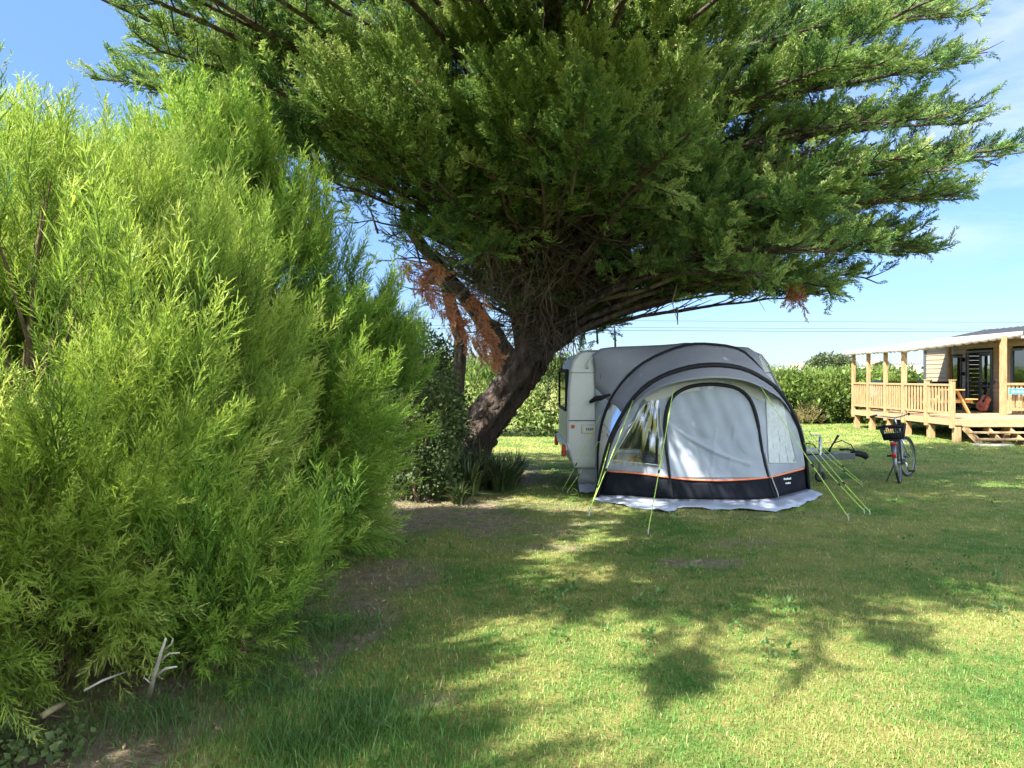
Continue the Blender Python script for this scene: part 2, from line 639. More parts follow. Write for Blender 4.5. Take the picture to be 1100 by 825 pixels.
def make_cypress():
    bark = mat('cypress_bark', (.075, .058, .047), .95, 0, .75, 9, 2.2, 15, stretch=(1, 1, .16), spec=.1)
    twigm = mat('cypress_twig', (.10, .078, .06), .95, 0, .5, 6, .4, 30, spec=.1)
    leafm = foliage('cypress_leaf', [(0, (.020, .048, .022)), (.35, (.062, .142, .048)), (.65, (.185, .285, .080)), (1, (.38, .45, .17))], .38)
    t = thing('cypress_tree', (-.85, 13.4, 0), 'huge spreading cypress with leaning trunk and layered dark green boughs', 'tree')
    led = [(-.95, 13.45, -.1), (-.88, 13.4, .25), (-.62, 13.3, .75), (-.2, 13.15, 1.3), (.2, 13.0, 1.85), (.48, 12.85, 2.4), (.62, 12.65, 3.1), (.75, 12.4, 4.0), (.72, 12.0, 5.2), (.6, 11.5, 6.6), (.4, 11, 8)]
    lr = [.54, .42, .35, .31, .29, .27, .23, .18, .13, .09, .05]
    led = np.array(led)

    def trunk_mesh(pts, rs, seed, n=36, sub=8):
        r = np.random.default_rng(seed)
        pts = np.array(pts, float)
        s = np.linspace(0, len(pts) - 1, (len(pts) - 1) * sub + 1)
        pp = np.stack([np.interp(s, range(len(pts)), pts[:, k]) for k in range(3)], 1)
        rr = np.interp(s, range(len(pts)), rs)
        mb = MB()
        mb.tube([Vector(p) for p in pp], list(rr), n)
        ph = r.uniform(0, 6.28, 3)
        for i in range(len(pp)):
            for k in range(n):
                a = 2 * PI * k / n
                q = i * n + k
                f = 1 + .15 * math.sin(3 * a + ph[0] + i * .10) + .11 * math.sin(7 * a + ph[1] - i * .13) + .06 * math.sin(13 * a + i * .3) + r.normal(0, .06)
                v = Vector(mb.v[q]); c = Vector(pp[i])
                mb.v[q] = tuple(c + (v - c) * f)
        return mb
    tr = obj('trunk', trunk_mesh(led, lr, 1), bark, t, True)
    obj('trunk', trunk_mesh([(-1.15, 13.9, -.1), (-1.1, 13.9, .8), (-1.0, 13.9, 1.6), (-.95, 13.7, 2.4), (-1.2, 13.2, 3.4), (-1.9, 12.5, 4.6)], [.2, .15, .13, .11, .09, .05], 2, 14), bark, t, True)

    for pts, rs in [([(.05, 13.1, 1.7), (-.3, 12.9, 2.4), (-.9, 12.5, 3.2), (-1.7, 11.9, 4.1)], [.2, .16, .12, .05]), ([(.3, 13, 2.0), (.1, 12.8, 2.8), (-.2, 12.4, 3.7), (-.4, 11.8, 4.8)], [.2, .16, .12, .05]),
                    ([(.5, 12.9, 2.3), (.9, 12.6, 2.9), (1.5, 12.2, 3.6), (2.4, 11.6, 4.4)], [.22, .17, .13, .05]), ([(.45, 12.9, 2.2), (1.0, 12.7, 2.55), (1.9, 12.4, 2.85), (3.1, 11.8, 3.2)], [.2, .15, .11, .05]),
                    ([(.55, 12.7, 2.8), (.6, 12.2, 3.6), (.5, 11.5, 4.5), (.5, 10.6, 5.3)], [.2, .16, .12, .05])]:
        obj('limb', trunk_mesh(pts, rs, int(pts[1][2] * 10), 16, 6), bark, t, True)
    limbs = []   # tip, density factor
    vis = [(868, 316, 11), (800, 315, 12.5), (850, 262, 9.4), (900, 225, 9.4), (880, 150, 9.6), (900, 70, 9.6), (950, 30, 10)]
    left = [(97, 84, 11), (150, 38, 10.5), (205, 8, 10.5), (118, 66, 12), (185, 120, 11.6), (255, 150, 10.8), (300, 105, 9.8), (250, 60, 9.2), (345, 190, 10.5), (300, 20, 8.6),
            (205, 75, 12.2), (330, 60, 11.8), (270, 110, 12.6), (160, 95, 11.2), (370, 150, 9.2), (240, 15, 12)]
    mid = [(420, 60, 8.2), (500, 30, 7.9), (580, 70, 8.1), (660, 40, 7.9), (740, 80, 8.3), (380, 110, 8.9), (470, 120, 8.8), (560, 140, 8.7), (640, 120, 8.8), (720, 150, 8.9),
           (450, 190, 9.7), (520, 175, 9.5), (690, 200, 9.5), (480, 245, 10.6), (740, 265, 9.8), (540, 215, 10.2), (620, 170, 9.4), (430, 235, 10.9), (610, 25, 9.2), (350, 40, 9.8), (760, 20, 9.8)]
    for px, py, Y in vis: limbs.append((np.array(P(px, py, Y)), 1))
    for px, py, Y in left: limbs.append((np.array(P(px, py, Y)), 1))
    def wallY(py): return 9.3 - py / 150 * 1.6 if py < 150 else 7.7 + (py - 150) * .022
    for px, py, Y in mid: limbs.append((np.array(P(px, py, wallY(py) + (Y - 8.6) * .3)), 1))
    # boughs that reach forward above the frame and shade the lawn
    high = []
    for x, y, z in [(-3.4, 3.0, 5.4), (-2.6, 2.4, 5.2), (-1.6, 2.0, 5.3), (-.8, 2.2, 5.2), (0, 2.5, 5.3), (.9, 2.9, 5.2), (1.8, 3.5, 5.6), (2.6, 4.4, 5.8), (3.4, 5.2, 6.0), (4.3, 6.4, 6.3), (5.2, 7.8, 6.6)]:
        high.append((np.array((x, y, z)), 1))
    fingers = [(-2.83, 1.0, 5.5), (-2.07, 1.1, 5.5), (-1.3, 1.6, 5.5), (-.4, 2.1, 5.5), (-3.4, 2.0, 5.4), (.4, 2.6, 5.6)]
    for q in fingers: high.append((np.array(q), 2))
    for k in range(50):
        x, y = rng.uniform(-3.6, 3.8), rng.uniform(2.2, 5.8)
        high.append((np.array((x, y, max(4.6, 2.1 + .51 * y) + rng.uniform(.1, .8))), 1))
    for x, y, z in [(6.5, 9.6, 7.0), (6.6, 12.2, 7.2), (4.5, 14, 7.2), (6.2, 14.4, 6.6), (3.0, 15, 6.8), (-4.4, 7.2, 6.2), (-4.8, 8.4, 6.6), (5.0, 15.2, 5.8), (6.8, 14.6, 5.2), (2.2, 13, 7.4), (5.4, 11, 7.2), (.8, 10.5, 7.0), (3, 10, 7.2), (-2.4, 9.4, 6.8), (6.8, 15, 5.4), (7.6, 14.2, 4.9), (5.8, 15.8, 6), (4.3, 16, 6.5), (3.4, 15.8, 6.9), (7.2, 15.4, 6.1)]:
        limbs.append((np.array((x, y, z)), 1))
    for x, y, z in [(-4.5, 7.0, 5.7), (-3.8, 7.5, 5.8), (-4.2, 8.2, 5.5), (-3.4, 6.9, 5.9), (-4.9, 7.6, 5.9), (-4.0, 6.6, 5.8)]:
        limbs.append((np.array((x, y, z)), 1))
    for k in range(14):
        px, py = rng.uniform(290, 500), rng.uniform(50, 190)
        limbs.append((np.array(P(px, py, wallY(py) + rng.uniform(0, .9))), 1))
    for k in range(34):
        px, py = rng.uniform(300, 760), rng.uniform(-40, 165)
        limbs.append((np.array(P(px, py, wallY(py) + rng.uniform(-.2, .7))), 1))
    for px, py, Y in [(420, 285, 12.6), (450, 262, 13.6), (480, 290, 11.8), (505, 270, 14.2), (410, 250, 13.2), (540, 260, 14.6), (380, 240, 12.2), (465, 235, 12.4), (520, 235, 12.8), (580, 255, 14.4), (600, 230, 12.6), (640, 240, 13.8), (660, 285, 14.2), (620, 290, 14.4), (445, 310, 12.8)]:
        limbs.append((np.array(P(px, py, Y)), 1))
    bp, wood, tw = [], MB(), MB()
    pos, dr, upv, sc, ti = [], [], [], [], []

    def plume(p, d, n, s, tt):
        pos.append(p); dr.append(d); upv.append(n); sc.append(s); ti.append(tt)

    tiers = [(1060, 12, 620, 70, 10.4), (1062, 62, 630, 112, 10.0), (1060, 122, 640, 160, 9.6), (1098, 167, 650, 205, 9.2), (1046, 204, 660, 236, 9.0), (1010, 262, 680, 262, 8.9), (944, 306, 690, 288, 9.2), (1000, -30, 600, 25, 10.6)]
    tier_limbs = []
    for tx, ty, ix, iy, yn in tiers:
        for k in range(7):
            Y = yn + (14.2 - yn) * k / 6 + rng.normal(0, .12)
            sh = ((k / 6 - .45) / .55)**2
            E = np.array(P(tx - 150 * sh - rng.uniform(0, 30) * (k != 3), ty + rng.normal(0, 6) + 8 * sh, Y))
            I = np.array(P(ix + rng.normal(0, 15), iy + rng.normal(0, 6), 11.6 + (Y - 11.6) * .35))
            tier_limbs.append((E, I))
    nlow = len(limbs)
    nflat = len(vis) + len(left)
    for li, (E, dens) in enumerate(limbs + high + tier_limbs):
        tier = li >= nlow + len(high)
        hgt = np.clip(1.9 + .38 * (E[2] - 2) + rng.normal(0, .35), 1.9, 5.2)
        k = np.interp(hgt, led[:, 2], range(len(led)))
        st = np.array([np.interp(k, range(len(led)), led[:, j]) for j in range(3)])
        dv = E - st
        L = np.linalg.norm(dv)
        dh = dv * np.array([1, 1, 0]); dh /= max(np.linalg.norm(dh), 1e-6)
        rise = dv[2] / L
        p1 = st + (dh * .55 + np.array([0, 0, .75])) * L * (.22 + .12 * max(rise, 0)) + rv(rng, .12)
        p2 = E - (dh * .95 + np.array([0, 0, .30 * rise + .02])) * L * .36 + rv(rng, .15)
        u0 = .30
        if tier:
            u0 = .36
            p1 = dens + (st - dens) * .15
            p2 = dens + (E - dens) * .55 + np.array([0, 0, .12])
        elif li >= nlow:                      # climbs above the crown first, then reaches forward over the lawn
            u0 = .72
            p1 = st + np.array([0, 0, 3.6]) + dh * .8
            p2 = E - dh * L * .42 + np.array([0, 0, 1.5])
        c = bez(st, p1, p2, E, 26)
        c[1:-1] += np.cumsum(rng.normal(0, .012, (24, 3)), 0)
        r0 = (.028 + .0085 * L) * (.42 if li >= nlow and not tier else .8)
        wood.tube([Vector(q) for q in c], [r0 * (1 - .93 * i / 25)**.9 + .004 for i in range(26)], 6, False)
        tan = nz(np.gradient(c, axis=0))
        ns = int(L * (6.5 if li < len(vis) else 5.0))
        for i in range(ns):
            u = u0 + (.99 - u0) * (i + rng.random()) / ns
            f = u * 25
            a = int(f)
            p = c[a] + (c[min(a + 1, 25)] - c[a]) * (f - a)
            tg = tan[a]
            side = 1 if i % 2 else -1
            lat = np.cross(tg, [0, 0, 1]); lat /= max(np.linalg.norm(lat), 1e-6)
            ang = rng.uniform(.45, 1.25)
            l = (.30 + 1.05 * (1 - u)**.8 * min(1, (u - .18) * 3)) * rng.uniform(.6, 1.2)
            d = tg * math.cos(ang) + lat * side * math.sin(ang) + np.array([0, 0, rng.normal(.08, .13) if li < nflat or tier else rng.normal(.16, .34)])
            d /= np.linalg.norm(d)
            npl = max(4, int(l / .062))
            e = p + d * l + np.array([0, 0, .10 * l])
            m = (p + e) / 2 + np.array([0, 0, -.03 * l])
            wood.tube([Vector(p), Vector(m), Vector(e)], [.012, .009, .004], 4, False)
            tb = rng.normal(0, .15)
            for j in range(npl):
                v = (j + rng.random() * .8 + .15) / npl
                q = p * (1 - v)**2 + 2 * m * v * (1 - v) + e * v * v
                sd = 1 if j % 2 else -1
                la = np.cross(d, [0, 0, 1]); la /= max(np.linalg.norm(la), 1e-6)
                aa = rng.uniform(.15, .85) * (1.1 - .6 * v)
                dd = d * math.cos(aa) + la * sd * math.sin(aa) + np.array([0, 0, rng.normal(.38, .38)])
                nn = np.array([0, 0, 1.]) + rv(rng, .5)
                if u < .58 and not tier and rng.random() < .55: continue
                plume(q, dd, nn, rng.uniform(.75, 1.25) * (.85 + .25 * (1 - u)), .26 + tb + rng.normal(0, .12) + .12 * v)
        for j in range(int(L * 7)):
            u = max(u0 + .1, .45) + (1 - max(u0 + .1, .45)) * rng.random()**.8
            a = int(u * 25)
            plume(c[a] + (rng.random() * (c[min(a + 1, 25)] - c[a])), tan[a] + rv(rng, .45) + np.array([0, 0, .12]), np.array([0, 0, 1.]) + rv(rng, .3), rng.uniform(.6, 1.0), .36 + rng.normal(0, .1))
        if not tier and isinstance(dens, int) and dens == 2:
            for j in range(130):
                u = 1 - .17 * rng.random()
                a = min(24, int(u * 25))
                p = c[a] + (c[a + 1] - c[a]) * (u * 25 - a)
                plume(p + rv(rng, .05 + .5 * (1 - u)), tan[a] + rv(rng, .4), np.array([0, 0, 1.]) + rv(rng, .4), rng.uniform(.7, 1.1), .35 + rng.normal(0, .1))
        # bare dead twigs in the shaded inside of the crown
        for i in range(int(L * 4.2)):
            u = rng.uniform(.04, .62)
            a = int(u * 25)
            if li >= nlow and not tier: break
            d = nz(tan[a] * .5 + rv(rng, .8) + np.array([0, 0, -.15]))
            l = rng.uniform(.35, 1.3)
            p = c[a]
            q1 = p + d * l * .5 + rv(rng, .05)
            q2 = p + d * l + rv(rng, .1) - np.array([0, 0, .1 * l])
            if 405 - (q2[2] - CAMZ) / q2[1] * F > 292 and 550 + q2[0] / q2[1] * F > 625: continue
            tw.tube([Vector(p), Vector(q1), Vector(q2)], [.012, .008, .003], 3, False)
            for b in range(3):
                w = rng.uniform(.3, .9)
                pp = p + (q2 - p) * w
                dd = nz(d + rv(rng, .6))
                tw.tube([Vector(pp), Vector(pp + dd * l * .35)], [.006, .002], 3, False)
    # low shoots on the trunk and small inner tufts
    ntuft0 = len(pos)
    for px, py, Y, rad, cnt in [(490, 235, 9.9, .55, 170), (520, 268, 10.3, .4, 90), (440, 255, 10.6, .35, 60), (650, 270, 10.8, .4, 60), (700, 245, 10.2, .5, 110), (745, 215, 9.4, .45, 100),
                                (765, 245, 9.3, .4, 80), (640, 345, 12.5, .45, 70), (625, 375, 13.2, .4, 60), (600, 330, 12.4, .4, 60), (390, 215, 10.4, .4, 70), (420, 190, 10.2, .4, 70), (728, 349, 10.6, .1, 14),
                                (330, 150, 9.6, .5, 120), (400, 130, 9.0, .5, 120), (850, 225, 9.2, .45, 100), (660, 350, 13.4, .4, 50)]:
        c = np.array(P(px, py, Y))
        root = c + (np.array([.1, .6, -.35]) if rad > .2 else np.array([0, .05, .25]))
        tw.tube([Vector(root), Vector((c + root) / 2 + Vector((0, 0, .1))), Vector(c)], [.02, .014, .006], 4, False)
        tb = rng.normal(0.02, .1)
        for i in range(cnt):
            o = rv(rng, 1); o /= np.linalg.norm(o); o *= rad * rng.random()**.5
            o[2] *= .55
            plume(c + o, o / rad + np.array([0, -.25, .35]) + rv(rng, .4), np.array([0, 0, 1.]) + rv(rng, .4), rng.uniform(.6, 1.0), .25 + tb + rng.normal(0, .12))
    # clumped pads of foliage that close the front of the crown
    nfree = len(pos)
    for k in range(120):
        px_, py_ = rng.uniform(290, 780), rng.uniform(-45, 175)
        if py_ > 100 and rng.random() < .45: continue
        c = np.array(P(px_, py_, wallY(py_) + rng.uniform(.1, .9) + max(0, px_ - 650) * .003))
        out_ = nz(np.array([c[0] - .6, c[1] - 12.6, 1.2]))
        lat = nz(np.cross(out_, [0, 0, 1.]))
        L_ = rng.uniform(.45, .95); W_ = rng.uniform(.28, .5)
        tb = rng.normal(.05, .13)
        root = c - out_ * L_ * 1.3 - np.array([0, 0, .15])
        tw.tube([Vector(root), Vector(c - out_ * .2), Vector(c + out_ * L_ * .6)], [.018, .012, .004], 4, False)
        for i in range(int(130 * L_ * W_ / .3)):
            v = rng.uniform(-1, 1); w_ = rng.uniform(-1, 1) * (1 - .55 * max(v, 0))
            p = c + out_ * L_ * v + lat * W_ * w_ + np.array([0, 0, rng.normal(.0, .06) + .10 * v - .10 * w_ * w_])
            d = out_ * .8 + lat * w_ * .8 + np.array([0, 0, .45]) + rv(rng, .28)
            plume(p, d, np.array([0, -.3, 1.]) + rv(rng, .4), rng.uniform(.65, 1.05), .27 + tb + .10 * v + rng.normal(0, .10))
    pos_a, dr_a, up_a, sc_a, ti_a = map(np.array, (pos, dr, upv, sc, ti))
    pad = np.arange(len(pos_a)) >= nfree
    tuftmask = (np.arange(len(pos_a)) >= ntuft0) & ~pad
    gx, gy = pos_a[:, 0] + SX * pos_a[:, 2], pos_a[:, 1] + SY * pos_a[:, 2]
    cut = lit_ground(gx, gy) & (rng.random(len(gx)) < .90)
    # the boughs that reach the right-hand and left-hand outline are kept whole
    px = 550 + pos_a[:, 0] / pos_a[:, 1] * F
    keep = ~cut | pad | (px > 800) & (gy > 9.5) | (px < 330) & (pos_a[:, 1] > 8.4)
    # nothing hangs below the crown's underside near the awning
    py = 405 - (pos_a[:, 2] - CAMZ) / pos_a[:, 1] * F
    inner = (px > 375) & (px < 700) & (py > 175) & (py < 330) & (pos_a[:, 1] > 8.6) & ~tuftmask
    keep &= ~inner | (rng.random(len(px)) < .40)
    keep &= (py < 322) | (px < 670)
    # hollows between the clumps of the crown
    hn = smooth_noise(pos_a[:, 0] * 1.0 + pos_a[:, 1] * .6, pos_a[:, 2] * 1.9 - pos_a[:, 1] * .5, 2.6, 91) + .6 * smooth_noise(pos_a[:, 0] - pos_a[:, 1] * .8, pos_a[:, 2] * 1.7 + pos_a[:, 0] * .3, 5.2, 92)
    hollow = (hn < -.17) & (rng.random(len(px)) < .82) & (px > 230) & (py > -60)
    hollow &= ~((gx > 1.2) & (gx < 5.2) & (gy > 9.2) & (gy < 11.7))
    keep &= ~hollow
    # the boughs nearest the camera stand in the sun: nothing grows between them and it
    cell = (np.floor(px / 12).astype(int) + 100) * 1000 + np.floor(py / 12).astype(int) + 400
    order = np.argsort(pos_a[:, 1])
    first = {}
    near = np.zeros(len(px), bool)
    for q in order:
        if not keep[q]: continue
        c_ = cell[q]
        y0 = first.setdefault(c_, pos_a[q, 1])
        near[q] = pos_a[q, 1] < y0 + .45
    clump_n = smooth_noise(px / 100, py / 100, 3.2, 77) + .5 * smooth_noise(px / 100, py / 100, 7.5, 78)
    near &= (py > -25) & (py < 165 + 70 * clump_n + .06 * np.clip(px - 650, 0, 400)) & (clump_n > -.28) & (px > 120)
    near |= pad & (py < 150)
    sv = np.array(SUN)
    e1 = np.cross(sv, [0, 0, 1.]); e1 /= np.linalg.norm(e1)
    e2 = np.cross(sv, e1)
    sa, sb, sd = np.floor(pos_a @ e1 / .24).astype(int), np.floor(pos_a @ e2 / .24).astype(int), pos_a @ sv
    top_s = {}
    for q in np.where(near)[0]:
        for i_ in (-1, 0, 1):
            for j_ in (-1, 0, 1):
                c_ = (sa[q] + i_, sb[q] + j_)
                top_s[c_] = min(top_s.get(c_, 1e9), sd[q])
    lim = np.array([top_s.get(c_, 1e9) for c_ in zip(sa, sb)])
    shade = (sd > lim + .35) & ~near & (rng.random(len(px)) < .90)
    shade &= ~((px > 800) & (py > 0) & (pos_a[:, 1] > 9.5) & (rng.random(len(px)) < .5))
    shade &= ~((px < 330) & (pos_a[:, 1] > 8.4) & (py > -20))
    keep &= ~shade
    import os
    if os.environ.get('DBG'):
        for lab, kk in (('all', np.ones(len(gx), bool)), ('kept', keep)):
            Hh = np.histogram2d(gy[kk], gx[kk], bins=[np.arange(2, 20, .5), np.arange(-3, 12, .5)])[0]
            print(lab)
            for r_ in range(len(Hh)): print('%4.1f ' % (2 + r_ * .5) + ''.join(' .:-=+*#%@'[min(9, int(v / 25))] for v in Hh[r_]))
    pos_a, dr_a, up_a, sc_a, ti_a = (q[keep] for q in (pos_a, dr_a, up_a, sc_a, ti_a))
    temps = [cypress_plume(s) for s in range(5)]
    V, T, C = scatter(temps, pos_a, dr_a, up_a, sc_a, ti_a)
    print('cypress plumes', len(pos_a), 'tris', len(T))
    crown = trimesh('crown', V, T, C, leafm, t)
    obj('branches', wood, bark, t, True, fix=False)
    obj('twigs', tw, twigm, t, False, fix=False)
    # long pale bare bough under the crown, right of the trunk
    mb = MB()
    for pts, r in [([(603, 352, 12.6), (640, 322, 12.1), (690, 312, 11.4), (720, 300, 11), (760, 290, 10.7), (800, 296, 10.4)], .06), ([(690, 312, 11.4), (720, 290, 11.2), (735, 270, 11)], .035),
                   ([(610, 330, 12.5), (650, 300, 12), (700, 292, 11.6), (780, 285, 11.3)], .045), ([(560, 345, 12.8), (520, 310, 12.2), (470, 285, 11.6), (430, 278, 11)], .04), ([(540, 350, 12.8), (500, 330, 12), (440, 300, 11.2)], .03),
                   ([(728, 303, 10.9), (722, 325, 10.8), (728, 346, 10.6)], .012), ([(800, 296, 10.4), (812, 318, 10.3), (822, 334, 10.2)], .01)]:
        c = [P(*q) for q in pts]
        mb.tube(c, [r * (1 - .75 * i / (len(c) - 1)) for i in range(len(c))], 7)
    o = obj('bare_bough', mb, mat('grey_bark', (.26, .21, .165), .95, 0, .35, 8, .6, 30), t, True, fix=False)
    # dead brown sprays
    dm = foliage('dead_needle', [(0, (.17, .058, .032)), (.5, (.36, .13, .065)), (1, (.52, .30, .18))], .28)
    for pts, cnt, lab, spr in [([(432, 283, 10.6), (462, 305, 10.5), (488, 345, 10.4), (526, 380, 10.4)], 130, 'hanging spray of dead rust brown needles', .10), ([(510, 312, 10.6), (520, 345, 10.5), (532, 385, 10.5)], 45, 'thin dead brown twig spray', .07),
                          ([(846, 292, 10.3), (852, 310, 10.3), (858, 330, 10.3)], 26, 'small dead brown tuft hanging under the right boughs', .05), ([(476, 284, 10.4), (466, 292, 10.5)], 22, 'pale dead tip', .07)]:
        c = np.array([P(*q) for q in pts])
        s = rng.random(cnt) * (len(c) - 1)
        pp = np.stack([np.interp(s, range(len(c)), c[:, k]) for k in range(3)], 1) + rng.normal(0, spr * .7, (cnt, 3))
        d = np.tile(nz(c[-1] - c[0]), (cnt, 1)) + rng.normal(0, .55, (cnt, 3)) + np.array([0, 0, -.3])
        V, T, C = scatter(temps, pp, d, rng.normal(0, 1, (cnt, 3)), rng.uniform(.5, .9, cnt), .25 + rng.random(cnt) * .4)
        o = trimesh('dead_branch', V, T, C, dm, t)
        o['label'] = lab
    # round cones in small clusters near the lit bough tips
    cm = mat('cone_scale', (.27, .20, .15), .8, 0, .4, 30, .5, 60)
    cand = np.where((py[keep] > 8) & (py[keep] < 110) & (px[keep] > 330) & (px[keep] < 1000) & (pos_a[:, 1] < 9.2))[0]
    for i in rng.choice(cand, min(26, len(cand)), replace=False):
        for k in range(rng.integers(1, 4)):
            c = pos_a[i] + np.array([0, -.10, .05]) + rng.normal(0, .04, 3)
            r = rng.uniform(.015, .021)
            mb = MB().tube([Vector(c) + Vector((0, 0, r * q)) for q in (-1, -.7, 0, .7, 1)], [r * .2, r * .75, r, r * .75, r * .2], 7)
            obj('cone', mb, cm, t, True, fix=False)


# ------------------------------------------------------------------ feathery shrubs
def make_shrub(loc, R, H, nclus, per, label, seed, stops, temps, scale=1.0, squash=1.0, cone=False):
    r = np.random.default_rng(seed)
    t = thing('tamarisk_shrub', loc, label, 'shrub', 'feathery shrubs along the left side')
    cx, cy, _ = loc
    cents, norms = [], []
    for i in range(nclus):
        a = r.uniform(0, 2 * PI)
        h = r.random()**1.15
        prof = math.sin(min(1, (h * .9 + .42)) * PI * .5) if h < .5 else math.sqrt(max(0, 1 - ((h - .45) / .60)**2))
        if cone and h > .3: prof = 1 - ((h - .3) / .76)**1.35
        rr = R * prof * (1 + .10 * math.sin(3 * a + seed) + .12 * math.sin(5 * a + 9 * h) + r.normal(0, .07))
        p = np.array([cx + rr * math.cos(a), cy + rr * math.sin(a) * squash, .12 + h * H * .93])
        nrm = np.array([math.cos(a) * (1 - h * .75), math.sin(a) * (1 - h * .75), -.15 + 1.0 * h])
        cents.append(p); norms.append(nrm / np.linalg.norm(nrm))
    cents = np.array(cents); norms = np.array(norms)
    n = nclus * per
    ci = np.repeat(np.arange(nclus), per)
    ctint = r.normal(.05, .12, nclus)
    rad = r.uniform(.15, .33, nclus)
    h = (cents[ci, 2]) / H
    off = nz(r.normal(0, 1, (n, 3))) * (r.random(n)**.6 * rad[ci])[:, None]
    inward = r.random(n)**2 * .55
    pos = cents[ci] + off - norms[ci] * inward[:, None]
    pos[:, 2] = np.maximum(pos[:, 2], .03)
    upw = np.clip(.15 + 1.9 * h, 0, 1.9)
    d = norms[ci] * (1.0 - .35 * np.clip(h, 0, 1))[:, None] + np.stack([np.zeros(n), np.zeros(n), upw], 1) + r.normal(0, .34, (n, 3)) + off / rad[ci][:, None] * .35
    low = cents[ci, 2] < .7
    d += r.normal(0, .18, d.shape)
    d[low, 2] += .15 - r.random(low.sum()) * .7
    sc = r.uniform(.6, 1.15, n) * scale
    # a share of the shoots fills the body of the shrub
    f = r.random(n) < .18
    k = r.uniform(.45, .85, n)[:, None]
    ax = np.stack([np.full(n, cx), np.full(n, cy), pos[:, 2]], 1)
    pos = np.where(f[:, None], ax + (pos - ax) * k, pos)
    inward = np.where(f, .55, inward)
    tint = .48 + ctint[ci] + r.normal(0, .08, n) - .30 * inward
    # hollows between the tufts
    aa = np.arctan2(pos[:, 1] - cy, pos[:, 0] - cx)
    hol = smooth_noise(aa * R * 1.0, pos[:, 2], 3.4, seed) + .5 * smooth_noise(aa * R, pos[:, 2], 7.5, seed + 1)
    ok = (hol > -.14) | f & (r.random(n) < .5) | (r.random(n) < .12)
    pos, d, sc, tint = pos[ok], d[ok], sc[ok], tint[ok]
    # upright wands that break the outline at the top
    nw = int(nclus * 3.2)
    wi = r.integers(0, nclus, nw)
    wi = wi[cents[wi, 2] > H * .55]
    wp = cents[wi] + r.normal(0, .12, (len(wi), 3))
    wd = np.stack([r.normal(0, .16, len(wi)), r.normal(0, .16, len(wi)), np.ones(len(wi))], 1) + norms[wi] * .25
    pos = np.concatenate([pos, wp]); d = np.concatenate([d, wd])
    sc = np.concatenate([sc, r.uniform(.9, 1.5, len(wi)) * scale]); tint = np.concatenate([tint, .5 + r.normal(0, .1, len(wi))])
    up = r.normal(0, 1, (len(pos), 3))
    V, T, C = scatter(temps, pos, d, up, sc, tint)
    print('shrub tris', len(T))
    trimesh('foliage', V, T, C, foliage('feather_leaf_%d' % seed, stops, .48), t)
    mb = MB()
    for i in range(0, nclus, 2):
        a = r.uniform(0, 2 * PI)
        st = Vector((cx + .35 * R * r.random() * math.cos(a), cy + .35 * R * r.random() * math.sin(a), -.05))
        e = Vector(cents[i])
        m = st * .5 + e * .5 + Vector((0, 0, .25 * (e.z)))
        m.x = m.x * .7 + st.x * .3; m.y = m.y * .7 + st.y * .3
        mb.tube([Vector(q) for q in bez(np.array(st), np.array(st * .6 + m * .4), np.array(m), np.array(e), 7)], [.022, .02, .017, .014, .011, .008, .004], 5, False)
        for b in range(3):
            q = st.lerp(e, r.uniform(.35, .9))
            mb.tube([m.lerp(e, r.random()), e + Vector(rv(r, .14))], [.004, .0012], 3, False)
    obj('stems', mb, M['stem'], t, True, fix=False)
    return t


M = {}


